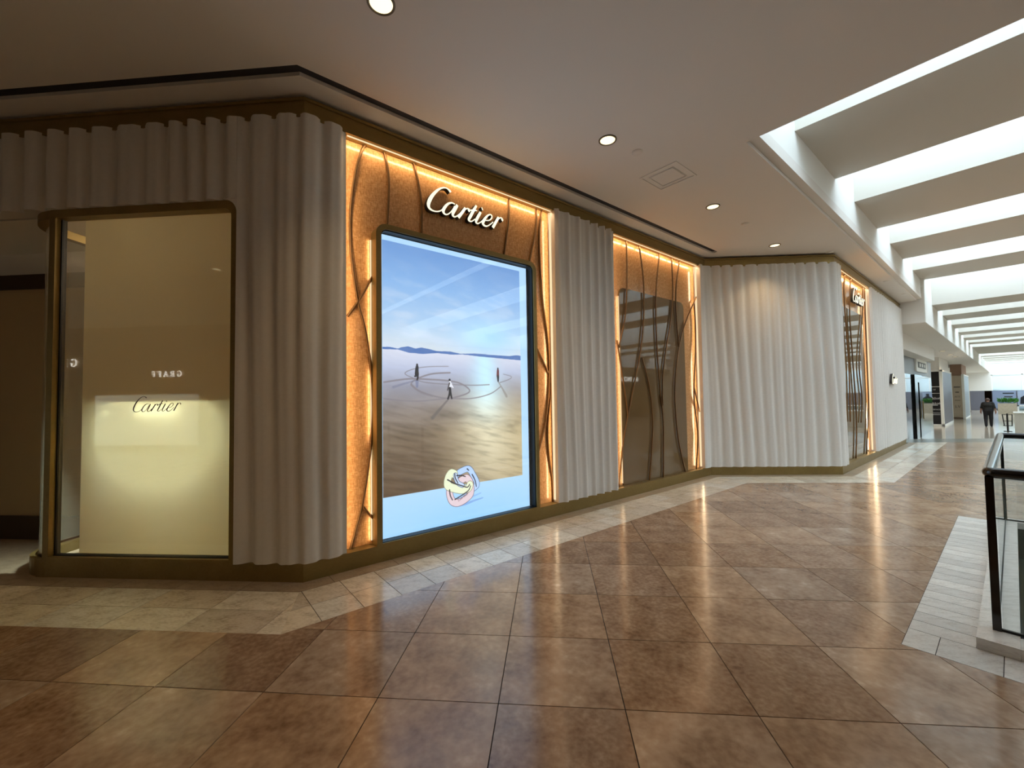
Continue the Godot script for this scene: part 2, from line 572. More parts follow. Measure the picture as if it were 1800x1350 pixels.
# ---------------------------------------------------------------- ceiling and skylight
func build_ceiling() -> void:
	var c := struct("ceiling", "warm off-white plaster ceiling with a dark slot along the storefront")
	var inner := front_line(-0.35)
	var outer := PackedVector2Array([Vector2(-20, 7.2), inner[0], inner[1], inner[2], inner[3], inner[4], w2(18.18, 11.2), w2(18.18, 11.2), Vector2(8.8, 7.2)])
	outer.remove_at(6)
	var o33 := front_line(0.33)
	var o22 := front_line(0.215)
	var slot := PackedVector2Array([o22[0] + Vector2(-1, 0), o22[1], o22[2], o33[2], o33[1], o33[0] + Vector2(-1, 0)])
	slot = Geometry2D.intersect_polygons(slot, PackedVector2Array([Vector2(-40, 10), Vector2(40, 10), Vector2(40, -8.72), Vector2(-40, -8.72)]))[0]
	var well := PackedVector2Array([w2(5.087, -1.852), w2(30, -1.852), w2(30, 10.65), w2(5.087, 10.65)])  # unseen right side of the well set wide for more sky light
	for half in [[-60.0, 9.0], [9.0, 18.18]]:
		var h := PackedVector2Array([w2(half[0], -60), w2(half[1], -60), w2(half[1], 60), w2(half[0], 60)])
		for p in Geometry2D.intersect_polygons(outer, h):
			for q in Geometry2D.clip_polygons(p, slot):
				for r in Geometry2D.clip_polygons(q, well):
					var s := st()
					prism(s, r, CEIL, CEIL + 0.2)
					part("plaster", s, M.plaster, c)
	var sb := st()
	prism(sb, slot, CEIL + 0.035, CEIL + 0.2)
	part("air_slot", sb, M.slot, c)
	# stepped ledge round the skylight
	var fw := struct("ceiling", "stepped plaster ledge around the skylight well", FW)
	part("ledge", bx(5.0, CEIL + 0.05, -1.90, 18.18, CEIL + 0.2, -1.744), M.plaster, fw)
	part("ledge", bx(4.95, CEIL + 0.05, -1.744, 5.17, CEIL + 0.2, 10.544), M.plaster, fw)
	part("ledge", bx(5.0, CEIL + 0.05, 10.544, 18.18, CEIL + 0.2, 10.7), M.plaster, fw)
	var lo := struct("ceiling", "lower plaster ceiling over the far concourse", FW)
	part("plaster", bx(18.18, LOWCEIL, -4.2, 74, 4.9, -1.70), M.plaster, lo)
	part("plaster", bx(18.18, LOWCEIL, 10.55, 74, 4.9, 11.2), M.plaster, lo)
	# well walls
	var ww := struct("wall_skylight", "white walls of the long skylight well", FW)
	part("well_wall", bx(4.9, CEIL + 0.06, -1.95, 18.2, 6.3, -1.752), M.white, ww)
	part("well_wall", bx(18.18, LOWCEIL, -1.70, 74, 4.9, -1.675), M.white, ww)
	part("well_wall", bx(18.18, 4.9, -1.95, 74, 6.3, -1.675), M.white, ww)
	part("well_wall", bx(4.9, CEIL + 0.06, 10.552, 74, 6.3, 10.75), M.white, ww)
	part("well_wall", bx(4.9, CEIL + 0.06, -1.9, 5.16, 6.3, 10.7), M.white, ww)
	# beams across the well
	var spans := [[6.47, 8.45, 5.14], [9.74, 11.74, 5.14], [13.20, 15.01, 5.15], [16.67, 18.38, 5.16], [20.07, 21.74, 4.58], [23.42, 25.2, 4.61], [27.02, 28.75, 4.61], [30.63, 32.3, 4.6], [34.0, 35.9, 4.6], [37.8, 39.5, 4.62], [41.69, 49.9, 4.6], [53.0, 54.4, 4.6], [56.4, 57.6, 4.6], [59.6, 60.6, 4.6], [62.6, 63.4, 4.6], [66.0, 66.6, 4.5]]
	for i in spans.size():
		var b: Array = spans[i]
		var mid: float = (b[0] + b[1]) / 2
		var t := thing("skylight_beam", "deep pale plaster beam crossing the skylight well" if b[1] - b[0] < 5 else "very wide plaster slab crossing the skylight well far down", "beam", FW * Transform3D(Basis.IDENTITY, Vector3(mid, b[2], 4.40)), "plaster skylight beams" if b[1] - b[0] < 5 else "")
		var hw: float = (b[1] - b[0]) / 2
		part("beam_body", bx(-hw, 0, -6.16, hw, 6.1 - b[2], 6.16), M.beam, t)
	# glazing
	var gz := thing("skylight_glazing", "clear glass roof panes above the skylight beams", "skylight", FW)
	for k in 20:
		part("pane", bx(4.95 + k * 3.45, 6.3, -1.9, 4.95 + (k + 1) * 3.45 - 0.04, 6.312, 10.7), M.roof_glass, gz)

# ---------------------------------------------------------------- walls
func build_walls() -> void:
	var w := struct("wall_left", "plain wall behind the fluted storefront")
	var l1 := front_line(-0.34)
	var l0 := front_line(-0.5)
	for i in [1, 2, 3]:
		var s := st()
		prism(s, PackedVector2Array([l1[i], l1[i + 1], l0[i + 1], l0[i]]), 0.0, 4.7)
		part("wall_panel", s, M.panel, w)
	var b := struct("wall_back", "taupe wall of the shops facing the storefront")
	part("wall_panel", bx(-20, 0, 7.0, 9.2, 4.7, 7.3), M.panel, b)
	part("wall_panel", bx(-20, 0, -3.9, -9.55, 4.7, -3.6), M.panel, struct("wall_left", "plain wall continuing beyond the shop entrance"))
	var e := struct("wall_end", "plain wall closing the side concourse")
	part("wall_panel", bx(-20.2, 0, -9, -19.9, 4.7, 7.3), M.panel, e)
	part("wall_panel", bx(-20.2, 0, -8.2, -9.5, 4.7, -8.0), M.panel, e)
	var r := struct("wall_right", "pale wall of the shops across the concourse", FW)
	part("wall_panel", bx(0.2, -0.5, 11.0, 74, 4.9, 11.3), M.travertine, r)

# ---------------------------------------------------------------- fluted plaster curtains
# folds: how far the surface stands out at distance u along and height fraction v
func fold(u: float, v: float, sd: float, period: float, lean: float) -> float:
	var q := u - lean * (1.0 - v) + 0.02 * sin(v * 4.0 + u * 3.1 + sd)
	var ph := TAU * q / period + 1.1 * sin(q * 2.3 + sd) + 0.8 * sin(q * 5.1 + sd * 1.7)
	return 0.036 * (0.75 + 0.25 * sin(q * 3.7 + sd * 2.3)) * sin(ph) + 0.008 * sin(ph * 2.0 + sd)

func curtain(parent: Node, called: String, path: Array, y0: float, y1: float, sd: float, period: float, lean: float, u0 := 0.0, amp := 1.0) -> void:
	# path: points of the base line, in the order in which the concourse lies on the left hand side of n
	var pts := []
	var total := 0.0
	for i in path.size() - 1:
		total += path[i].distance_to(path[i + 1])
	var steps := int(ceil(total / 0.016))
	for k in steps + 1:
		var d := total * k / steps
		# smoothed corner: average of positions and directions over a short window
		var pos := Vector2.ZERO
		var dir := Vector2.ZERO
		for j in 9:
			var dd := clampf(d + (j - 4) * 0.018, 0.0, total)
			var rest := dd
			for i in path.size() - 1:
				var seg: float = path[i].distance_to(path[i + 1])
				if rest <= seg or i == path.size() - 2:
					pos += path[i].lerp(path[i + 1], rest / seg) / 9.0
					dir += (path[i + 1] - path[i]).normalized()
					break
				rest -= seg
		if k == 0:
			pos = path[0]
		if k == steps:
			pos = path[-1]
		dir = dir.normalized()
		pts.append([pos, Vector2(-dir.y, dir.x), d])
	var rows := maxi(2, int((y1 - y0) / 0.25))
	var s := st(true)
	var grid := []
	for r in rows + 1:
		var v := float(r) / rows
		var y := lerpf(y0, y1, v)
		var line := PackedVector3Array()
		for k in pts.size():
			var p: Vector2 = pts[k][0] + pts[k][1] * (0.02 + amp * fold(pts[k][2] + u0, (y - 0.15) / 4.15, sd, period, lean))
			line.append(Vector3(p.x, y, p.y))
		grid.append(line)
	for r in rows:
		for k in steps:
			var n: Vector2 = pts[k][1]
			quad(s, grid[r][k], grid[r][k + 1], grid[r + 1][k + 1], grid[r + 1][k], Vector3(n.x, 0, n.y))
	s.set_smooth_group(-1)
	for k in steps:
		var a: Vector2 = pts[k][0] - pts[k][1] * 0.13
		var b: Vector2 = pts[k + 1][0] - pts[k + 1][1] * 0.13
		quad(s, grid[0][k], grid[0][k + 1], Vector3(b.x, y0, b.y), Vector3(a.x, y0, a.y), Vector3.DOWN)
		quad(s, grid[rows][k], grid[rows][k + 1], Vector3(b.x, y1, b.y), Vector3(a.x, y1, a.y), Vector3.UP)
		quad(s, Vector3(a.x, y0, a.y), Vector3(b.x, y0, b.y), Vector3(b.x, y1, b.y), Vector3(a.x, y1, a.y), Vector3(-pts[k][1].x, 0, -pts[k][1].y))
	for k in [0, steps]:
		var a: Vector2 = pts[k][0] - pts[k][1] * 0.13
		var o: Vector2 = pts[0][0] - pts[1][0] if k == 0 else pts[steps][0] - pts[steps - 1][0]
		for r in rows:
			var ya: float = grid[r][k].y
			var yb: float = grid[r + 1][k].y
			quad(s, grid[r][k], grid[r + 1][k], Vector3(a.x, yb, a.y), Vector3(a.x, ya, a.y), Vector3(o.x, 0, o.y))
	part(called, s, M.curtain, parent)

func on(f: Transform3D, x: float) -> Vector2:
	var p := f * Vector3(x, 0, 0)
	return Vector2(p.x, p.z)

func build_storefront() -> void:
	# plinth and head band follow the storefront line
	var pl := struct("trim_2", "satin bronze plinth along the foot of the storefront")
	var hd := struct("trim_3", "satin bronze band along the head of the storefront")
	var path_0 := front_line(0.0)
	var path_b := front_line(-0.16)
	var lip := front_line(0.018)
	var gap := front_line(-0.13)
	var start := [on(FA, 0.41), on(FA, -4.0)]
	for i in [0, 1, 2, 3]:
		var a0: Vector2 = path_0[i]
		var ab: Vector2 = path_b[i]
		if i == 0:
			a0 = on(FA, 0.413)
			ab = a0 + Vector2(0, -0.16)
		var s := st()
		prism(s, PackedVector2Array([a0, path_0[i + 1], path_b[i + 1], ab]), 0.0, 0.163)
		part("plinth", s, M.bronze, pl)
		s = st()
		var h0 := path_0[i] if i > 0 else on(FA, -4.0)
		var hb := path_b[i] if i > 0 else h0 + Vector2(0, -0.16)
		prism(s, PackedVector2Array([h0, path_0[i + 1], path_b[i + 1], hb]), 4.285, 4.435)
		part("band", s, M.bronze, hd)
		s = st()
		var p0 := lip[i] if i > 0 else h0 + Vector2(0, 0.018)
		prism(s, PackedVector2Array([p0, lip[i + 1], path_b[i + 1], hb]), 4.4355, 4.462)
		part("band_lip", s, M.bronze, hd)
		s = st()
		prism(s, PackedVector2Array([gap[i] if i > 0 else h0 + Vector2(0, -0.13), gap[i + 1], path_b[i + 1], hb]), 4.4625, CEIL)
		part("gap_closer", s, M.plaster, hd)
	# rounded plinth end under the curved glass
	var arc := PackedVector2Array([on(FA, 0.413)])
	for k in 13:
		var a := PI / 2 + PI / 2 * k / 12
		arc.append(Vector2(-4.8 + 0.475 * cos(a), -4.10 + 0.475 * sin(a)))
	arc.append_array(PackedVector2Array([Vector2(-5.275, -4.66), Vector2(-5.12, -4.66), Vector2(-5.12, -4.1)]))
	for k in 7:
		var a := PI - PI / 2 * k / 6
		arc.append(Vector2(-4.8 + 0.32 * cos(a), -4.10 + 0.32 * sin(a)))
	var sp := st()
	# the reversed turn keeps y (here z) growing towards the viewer
	var mirrored := PackedVector2Array()
	for v in arc:
		mirrored.append(v)
	prism(sp, mirrored, 0.0, 0.163)
	part("plinth", sp, M.bronze, pl)
	# curtains
	var c := thing("fluted_panel", "pale fluted plaster curtain wrapping the outer corner of the storefront", "wall panel")
	var infill := PackedVector2Array([Vector2(2.347, 3.527)])
	for k in 9:
		var a := PI / 2 * k / 8
		infill.append(Vector2(2.207 + 0.1405 * cos(a), 3.387 + 0.1405 * sin(a)))
	var fs := st()
	slab(fs, infill, -0.1, 0.035)
	part("rounded_infill", fs, M.curtain, c).transform = FA
	curtain(c, "corner_panel", [on(FA, 2.347), on(FA, 2.985), on(FB, 0.385)], 0.165, 4.31, 1.3, 0.235, 0.02, 5.0)
	c = thing("fluted_panel", "short pale fluted plaster curtain above the left shop window", "wall panel")
	curtain(c, "panel", [on(FA, -2.6), on(FA, 2.345)], 3.527, 4.31, 1.3, 0.235, 0.02, 5.0 - 4.947)
	c = thing("fluted_panel", "narrow pale fluted plaster curtain between the two glowing gold recesses", "wall panel")
	curtain(c, "panel", [on(FB, 3.255), on(FB, 4.60)], 0.165, 4.31, 4.2, 0.20, 0.05)
	c = thing("fluted_panel", "wide pale fluted plaster curtain filling the inner corner", "wall panel")
	curtain(c, "panel", [on(FB, 7.40), on(FB, 7.60), on(FC, 0.03), on(FC, 2.585), on(FD, 0.40)], 0.165, 4.31, 2.1, 0.215, 0.09, 0.0, 0.68)
	c = thing("fluted_panel", "pale fluted plaster curtain with a small lit script sign", "wall panel")
	curtain(c, "panel", [on(FD, 3.22), on(FD, 7.66)], 0.165, 4.31, 6.6, 0.24, 0.06, 0.0, 0.8)
	# recesses
	recess(FB, 0.385, 3.255, "first", [[0.617, 4.348, 0.525, 4.043, 0.468, 3.691, 0.451, 3.39, 0.467, 3.064, 0.53, 2.632, 0.603, 2.36, 0.66, 1.986, 0.679, 1.656, 0.674, 1.375, 0.64, 1.002, 0.573, 0.592, 0.501, 0.336, 0.446, 0.144], [0.802, 4.349, 0.851, 4.12, 0.864, 3.896, 0.836, 3.45], [1.146, 4.349, 1.208, 4.094, 1.246, 3.846, 1.244, 3.45], [0.702, 2.959, 0.604, 2.758, 0.53, 2.632, 0.426, 2.472], [0.573, 0.56, 0.715, 0.373], [2.538, 4.321, 2.508, 3.962, 2.42, 3.45], [3.029, 4.316, 2.995, 3.967, 2.86, 3.45], [3.13, 4.311, 3.077, 4.009, 3.067, 3.603, 3.107, 3.006, 3.186, 2.512, 3.213, 2.112, 3.188, 1.678, 3.109, 1.251, 2.96, 0.838], [2.95, 2.364, 3.196, 1.978], [3.37, 2.016, 3.232, 1.611, 3.162, 1.182, 3.187, 0.753, 3.31, 0.143]], -0.105, [])
	recess(FB, 4.60, 7.40, "second", [[5.056, 4.295, 5.054, 3.803, 5.011, 3.183, 4.926, 2.815, 4.78, 2.433], [4.734, 2.552, 4.863, 1.964, 4.95, 1.543, 4.981, 1.314], [5.429, 4.286, 5.53, 3.702, 5.512, 3.023, 5.39, 2.417, 5.18, 1.827, 4.98, 1.296, 4.816, 0.784, 4.69, 0.16], [5.429, 2.301, 5.619, 1.831, 5.704, 1.269, 5.668, 0.786, 5.554, 0.16], [6.074, 4.277, 5.94, 3.654, 5.897, 3.065, 5.912, 2.372, 5.979, 1.642, 6.044, 1.14, 5.994, 0.16], [6.488, 4.273, 6.5, 3.662, 6.412, 3.122, 6.196, 2.466, 6.062, 1.913, 6.038, 1.449], [6.779, 4.268, 6.637, 3.806, 6.597, 3.348, 6.626, 2.9, 6.67, 2.576], [7.42, 3.65, 7.217, 3.426, 6.864, 2.964, 6.642, 2.492, 6.497, 1.919, 6.471, 1.439, 6.549, 0.796, 6.767, 0.16], [7.30, 3.508, 7.33, 3.057, 7.30, 2.535, 7.211, 1.93, 7.186, 1.507, 7.261, 1.082, 7.282, 0.742, 7.188, 0.163], [7.202, 1.782, 7.395, 1.30]], -0.07, [4.86, 6.92, 3.46])
	recess(FD, 0.40, 3.22, "far", [[1.154, 4.291, 1.029, 3.812, 1.117, 2.912, 1.2, 2.173, 1.1, 1.0], [1.701, 4.324, 1.467, 3.451, 1.542, 2.524, 1.674, 1.337, 1.613, 0.706, 1.458, 0.16], [2.9, 4.263, 2.756, 3.606, 2.364, 2.839, 2.153, 2.205, 2.301, 1.5, 2.101, 0.936], [3.1, 4.266, 3.05, 3.422, 3.02, 2.474, 2.949, 1.309, 2.517, 0.16]], -0.07, [0.55, 2.9, 3.55])
	# lit script signs
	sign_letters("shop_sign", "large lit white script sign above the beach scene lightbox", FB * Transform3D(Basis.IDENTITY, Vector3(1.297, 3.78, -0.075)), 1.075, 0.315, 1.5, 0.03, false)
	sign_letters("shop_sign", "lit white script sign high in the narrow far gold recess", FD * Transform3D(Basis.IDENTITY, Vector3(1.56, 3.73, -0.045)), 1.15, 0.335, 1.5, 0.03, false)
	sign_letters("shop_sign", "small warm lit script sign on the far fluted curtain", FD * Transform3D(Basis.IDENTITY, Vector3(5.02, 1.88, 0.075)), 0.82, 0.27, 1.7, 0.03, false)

# a shallow gold niche lit from its edges, with bent bronze rods; win: smoked pane [x0, x1, top]
func recess(f: Transform3D, x0: float, x1: float, which: String, rods: Array, zr: float, win: Array) -> void:
	var label: String = {"first": "glowing woven gold niche with bent bronze rods around the lightbox", "second": "glowing gold niche with bent bronze rods across a smoked window", "far": "narrow far gold niche with rods across a mirroring window"}[which]
	var t := thing("gold_niche", label, "niche", f)
	part("gold_panel", bx(x0 + 0.002, 0.165, -0.16, x1 - 0.002, 4.283, -0.12), M.gold, t)
	for r in rods:
		var p := PackedVector3Array()
		for v in spline(pairs(r), 5):
			p.append(Vector3(clampf(v.x, x0 + 0.012, x1 - 0.012), minf(v.y, 4.28), zr))
		var s := st(true)
		tube(s, p, 0.0135, 8)
		part("rod", s, M.bronze_rod, t)
	var warm := Color(1.0, 0.86, 0.68)
	var w := x1 - x0
	part("led_strip", bx(x0 + 0.02, 4.277, -0.05, x1 - 0.02, 4.2845, -0.036), M.led, t)
	area_light(t, Vector3((x0 + x1) / 2, 4.268, -0.03), Vector3(-0.95, 0, 0), Vector2(w - 0.06, 0.02), 0.58, warm)
	part("led_strip", bx(x1 - 0.012, 0.2, -0.09, x1 - 0.002, 4.25, -0.06), M.led, t)
	area_light(t, Vector3(x1 - 0.018, 2.2, -0.035), Vector3(0, 1.05, 0), Vector2(0.02, 4.0), 0.50, warm)
	part("led_strip", bx(x0 + 0.002, 0.2, -0.09, x0 + 0.012, 4.25, -0.06), M.led, t)
	area_light(t, Vector3(x0 + 0.018, 2.2, -0.035), Vector3(0, -1.05, 0), Vector2(0.02, 4.0), 0.42, warm)
	if win.size():
		var q := arch(win[0], 0.165, win[1], win[2], 0.12, 0.12)
		var s := st()
		slab(s, q, -0.118, -0.095)
		part("smoked_pane", s, M.smoked, t)
		part("led_strip", bx(win[0] - 0.014, 0.2, -0.118, win[0] - 0.004, win[2] - 0.15, -0.108), M.led, t)
		area_light(t, Vector3(win[0] - 0.02, 1.75, -0.1), Vector3(0, 1.2, 0), Vector2(0.02, 3.1), 0.10, warm)
	else:
		for sd in [0, 1]:
			var xx: float = 0.664 if sd == 0 else 2.888
			part("led_strip", bx(xx - 0.005, 0.2, -0.119, xx + 0.005, 3.3, -0.108), M.led, t)
			area_light(t, Vector3(xx + (-0.012 if sd == 0 else 0.012), 1.75, -0.1), Vector3(0, 1.2 if sd == 0 else -1.2, 0), Vector2(0.02, 3.1), 0.16, warm)

# ---------------------------------------------------------------- script lettering
# strokes of each letter: x, y, width triples on a 1260 x 390 field, y down
const STROKES := [
	[[585, 305, 22, 572, 290, 20, 545, 272, 12, 505, 264, 10, 440, 290, 14, 370, 352, 22, 300, 445, 30, 258, 530, 33, 243, 590, 30, 254, 632, 22, 290, 654, 14, 350, 656, 10, 410, 634, 10, 462, 590, 10]],
	[[650, 462, 10, 600, 456, 12, 540, 492, 20, 488, 560, 27, 466, 615, 27, 480, 648, 18, 515, 654, 12, 560, 625, 10, 612, 560, 10, 650, 490, 10], [692, 462, 26, 655, 535, 27, 618, 608, 26, 620, 644, 18, 650, 650, 12, 690, 622, 10, 730, 580, 9]],
	[[822, 466, 22, 770, 550, 27, 705, 645, 28], [752, 580, 9, 800, 510, 10, 846, 470, 11, 878, 466, 13, 886, 486, 22, 874, 502, 24]],
	[[1012, 376, 20, 960, 470, 27, 900, 585, 28, 878, 628, 22, 898, 648, 14, 940, 634, 10, 985, 590, 9], [905, 478, 10, 960, 462, 14, 1022, 452, 8]],
	[[1086, 456, 24, 1050, 520, 27, 1010, 598, 27, 1003, 636, 18, 1030, 648, 12, 1075, 620, 10, 1120, 575, 9], [1108, 398, 30, 1120, 392, 30]],
	[[1170, 562, 9, 1235, 542, 10, 1282, 496, 13, 1286, 455, 13, 1250, 446, 12, 1196, 490, 19, 1142, 568, 28, 1124, 620, 27, 1150, 648, 18, 1196, 644, 12, 1252, 604, 10, 1310, 548, 9]],
	[[1412, 442, 22, 1370, 520, 27, 1302, 640, 28], [1345, 565, 9, 1396, 492, 10, 1440, 446, 11, 1472, 444, 13, 1484, 466, 22, 1474, 480, 24]]]

func letter_mesh(strokes: Array, w: float, h: float, heavy: float, z0: float, z1: float, grow: float) -> ArrayMesh:
	var s := st()
	for k in strokes:
		var p := []
		var wd := []
		for i in range(0, k.size(), 3):
			p.append(Vector2((k[i] - 235.0) / 1260.0 * w, (655.0 - k[i + 1]) / 390.0 * h))
			wd.append(Vector2(k[i + 2] / 1260.0 * w * heavy + grow, 0))
		var line := spline(p, 5)
		var wid := spline(wd, 5)
		var l := PackedVector2Array()
		var r := PackedVector2Array()
		for i in line.size():
			var d := (line[mini(i + 1, line.size() - 1)] - line[maxi(i - 1, 0)]).normalized()
			var n := Vector2(-d.y, d.x) * maxf(wid[i].x, 0.001) / 2
			l.append(line[i] + n)
			r.append(line[i] - n)
		for i in line.size() - 1:
			for z in [z0, z1]:
				quad(s, Vector3(l[i].x, l[i].y, z), Vector3(l[i + 1].x, l[i + 1].y, z), Vector3(r[i + 1].x, r[i + 1].y, z), Vector3(r[i].x, r[i].y, z), Vector3(0, 0, 1 if z == z1 else -1))
			var nn := l[i] - r[i]
			quad(s, Vector3(l[i].x, l[i].y, z0), Vector3(l[i + 1].x, l[i + 1].y, z0), Vector3(l[i + 1].x, l[i + 1].y, z1), Vector3(l[i].x, l[i].y, z1), Vector3(nn.x, nn.y, 0))
			quad(s, Vector3(r[i].x, r[i].y, z0), Vector3(r[i + 1].x, r[i + 1].y, z0), Vector3(r[i + 1].x, r[i + 1].y, z1), Vector3(r[i].x, r[i].y, z1), Vector3(-nn.x, -nn.y, 0))
		for i in [0, line.size() - 1]:
			quad(s, Vector3(l[i].x, l[i].y, z0), Vector3(r[i].x, r[i].y, z0), Vector3(r[i].x, r[i].y, z1), Vector3(l[i].x, l[i].y, z1), Vector3((line[i] - line[line.size() / 2]).x, (line[i] - line[line.size() / 2]).y, 0))
	return done(s)

func sign_letters(called: String, label: String, xf: Transform3D, w: float, h: float, heavy: float, depth: float, printed: bool) -> void:
	var t := thing(called, label, "sign", xf)
	for k in STROKES:
		if printed:
			for q in ([[k[0]], [k[1]]] if k == STROKES[4] else [k]):
				put("letter", letter_mesh(q, w, h, heavy, 0, 0.001, 0), M.print, t)
			continue
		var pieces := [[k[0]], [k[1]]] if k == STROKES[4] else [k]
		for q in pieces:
			var o := put("letter" if q == pieces[0] else "letter_dot", letter_mesh(q, w, h, heavy, -0.03, depth, 0.004), M.sign_side, t)  # dark body, grown past the lit face as its shadow outline
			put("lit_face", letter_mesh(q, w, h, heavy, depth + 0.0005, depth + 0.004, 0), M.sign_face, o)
	if not printed:
		area_light(t, Vector3(w / 2, h * 0.35, depth + 0.02), Vector3(0, PI, 0), Vector2(w, h * 0.5), 0.05, Color(1, 0.97, 0.86))

# ---------------------------------------------------------------- window in the left face
func build_entrance_window() -> void:
	var t := thing("shop_window", "tall left shop window with rounded bronze frame and drawn beige blind", "window", FA)
	var s := st()
	ring(s, arch(0.40, 0.163, 2.345, 3.525, 0.02, 0.14), arch(0.462, 0.19, 2.275, 3.45, 0.015, 0.075), -0.09, 0.01)
	part("frame", s, M.bronze, t)
	part("glazing_bead", bx(0.462, 0.19, -0.085, 0.474, 3.45, -0.04), M.black, t)
	part("glazing_bead", bx(0.462, 0.187, -0.085, 2.275, 0.197, -0.03), M.black, t)
	part("pane", bx(0.480, 0.197, -0.062, 2.275, 3.45, -0.052), M.glass, t)
	var b := thing("roller_blind", "beige translucent blind drawn down behind the left shop window", "blind", FA)
	part("fabric", bx(0.625, 0.175, -0.128, 2.27, 3.50, -0.124), M.shade, b)
	part("hem_bar", bx(0.625, 0.165, -0.134, 2.27, 0.185, -0.118), M.shade, b)
	sign_letters("window_lettering", "small dark brown script lettering on the left shop window", FA * Transform3D(Basis.IDENTITY, Vector3(1.247, 1.55, -0.0515)), 0.492, 0.145, 1.0, 0.0, true)
	# curved glass corner of the entrance
	var g := thing("curved_glass", "tall curved glass corner with bronze rails beside the entrance", "glass")
	var arc := func(r: float) -> PackedVector2Array:
		var p := PackedVector2Array()
		for k in 17:
			var a := PI / 2 + PI / 2 * k / 16
			p.append(Vector2(-4.8 + r * cos(a), -4.10 + r * sin(a)))
		p.append(Vector2(-4.8 - r, -4.65))
		return p
	var band := func(r0: float, r1: float, y0: float, y1: float) -> SurfaceTool:
		var q := st(true)
		var a: PackedVector2Array = arc.call(r0)
		var c: PackedVector2Array = arc.call(r1)
		for i in a.size() - 1:
			var o := a[i] - Vector2(-4.8, -4.10)
			if i >= 16:
				o = Vector2(-1, 0)
			quad(q, Vector3(a[i].x, y0, a[i].y), Vector3(a[i + 1].x, y0, a[i + 1].y), Vector3(a[i + 1].x, y1, a[i + 1].y), Vector3(a[i].x, y1, a[i].y), Vector3(-o.x, 0, -o.y))
			quad(q, Vector3(c[i].x, y0, c[i].y), Vector3(c[i + 1].x, y0, c[i + 1].y), Vector3(c[i + 1].x, y1, c[i + 1].y), Vector3(c[i].x, y1, c[i].y), Vector3(o.x, 0, o.y))
		q.set_smooth_group(-1)
		for i in a.size() - 1:
			for y in [y0, y1]:
				quad(q, Vector3(a[i].x, y, a[i].y), Vector3(a[i + 1].x, y, a[i + 1].y), Vector3(c[i + 1].x, y, c[i + 1].y), Vector3(c[i].x, y, c[i].y), Vector3(0, 1 if y == y1 else -1, 0))
		return q
	part("pane", band.call(0.405, 0.417, 0.163, 3.45), M.curved_glass, g)
	part("top_rail", band.call(0.39, 0.475, 3.44, 3.525), M.bronze, g)
	part("bottom_rail", band.call(0.40, 0.425, 0.163, 0.185), M.bronze_dark, g)
	# entrance recess
	var en := struct("wall_entrance", "recessed entrance wall of beige panels framed in bronze")
	part("panel", bx(-9.5, 0.28, -4.72, -5.1, 3.08, -4.66), M.entrance, en)
	part("header", bx(-9.5, 3.08, -4.74, -5.1, 3.26, -4.63), M.bronze_dark, en)
	part("base_rail", bx(-9.5, 0.0, -4.74, -5.12, 0.28, -4.62), M.bronze_dark, en)
	part("bulkhead", bx(-9.5, 3.26, -4.74, -5.1, 3.6, -4.66), M.plaster, en)
	part("soffit", bx(-9.5, 3.53, -4.8, -4.0, 3.6, -3.79), M.plaster, struct("ceiling", "low plaster soffit over the shop entrance"))
	part("head_wall", bx(-9.5, 3.6, -3.96, -2.36, 4.7, -3.80), M.plaster, struct("wall_window_head", "plaster wall above the left shop window and entrance"))
	part("side_wall", bx(-9.7, 0, -8.0, -9.5, 4.7, -3.6), M.panel, struct("wall_entrance_side", "side wall of the shop entrance"))
	part("floor_stone", bx(-9.5, -0.02, -4.75, -4.9, 0.002, -3.58), M.border, struct("floor", "mottled stone floor of the shop entrance"))
	# room behind the blind
	part("back_wall", bx(-9.5, 0, -6.7, -1.9, 4.7, -6.6), M.panel, struct("wall_interior_back", "beige back wall of the room behind the left shop window"))
	part("side_wall", bx(-2.42, 0, -6.6, -2.36, 4.7, -3.82), M.panel, struct("wall_interior_side", "side wall of the room behind the left shop window"))
	part("partition", bx(-5.14, 0, -6.6, -5.08, 4.7, -4.74), M.panel, struct("wall_interior_partition", "partition of the room behind the left shop window"))
	part("room_ceiling", bx(-5.2, 3.6, -6.6, -2.42, 3.7, -3.96), M.plaster, struct("ceiling", "ceiling of the room behind the left shop window"))
	part("room_floor", bx(-5.0, 0, -6.6, -2.45, 0.1, -3.82), M.border, struct("floor", "stone floor of the room behind the left shop window"))
	# added shelf and lamp behind the blind, put in for its glow
	var dc := thing("added_glow_case", "added shelf and lamp making the glow on the beige blind, with a wooden cabinet", "display case", FA)
	part("shelf", bx(0.95, 1.635, -0.62, 2.22, 1.66, -0.14), M.panel, dc)
	part("back_board", bx(0.95, 0.2, -0.62, 2.22, 1.635, -0.6), M.panel, dc)
	part("cabinet", bx(0.50, 0.1, -0.9, 0.9, 0.34, -0.3), mat(Color(0.55, 0.33, 0.16), 0.5), dc)
	part("added_lamp_strip", bx(1.19, 1.585, -0.24, 1.65, 1.634, -0.205), glow(Color(0.95, 1.0, 0.92), 2.0), dc)
	area_light(dc, Vector3(1.42, 1.57, -0.20), Vector3(-0.45, PI, 0), Vector2(0.45, 0.03), 30.0, Color(0.93, 1.0, 0.95))
	var lamp := thing("added_room_lamp", "added unseen lamp lightening the room behind the blind", "lamp", Transform3D(Basis.IDENTITY, Vector3(-4.2, 3.6, -5.3)))  # added lamp, unseen, to lift the dim room and the blind
	var ls := st(true)
	lathe(ls, [Vector2(0, 0), Vector2(0.1, 0), Vector2(0.1, -0.03), Vector2(0, -0.04)], Vector3.ZERO)
	part("lens", ls, M.lens, lamp)
	var ol := OmniLight3D.new()
	ol.light_energy = 1.1
	ol.light_color = Color(1, 0.92, 0.78)
	ol.light_size = 0.05
	ol.omni_range = 20
	ol.omni_attenuation = 2.0
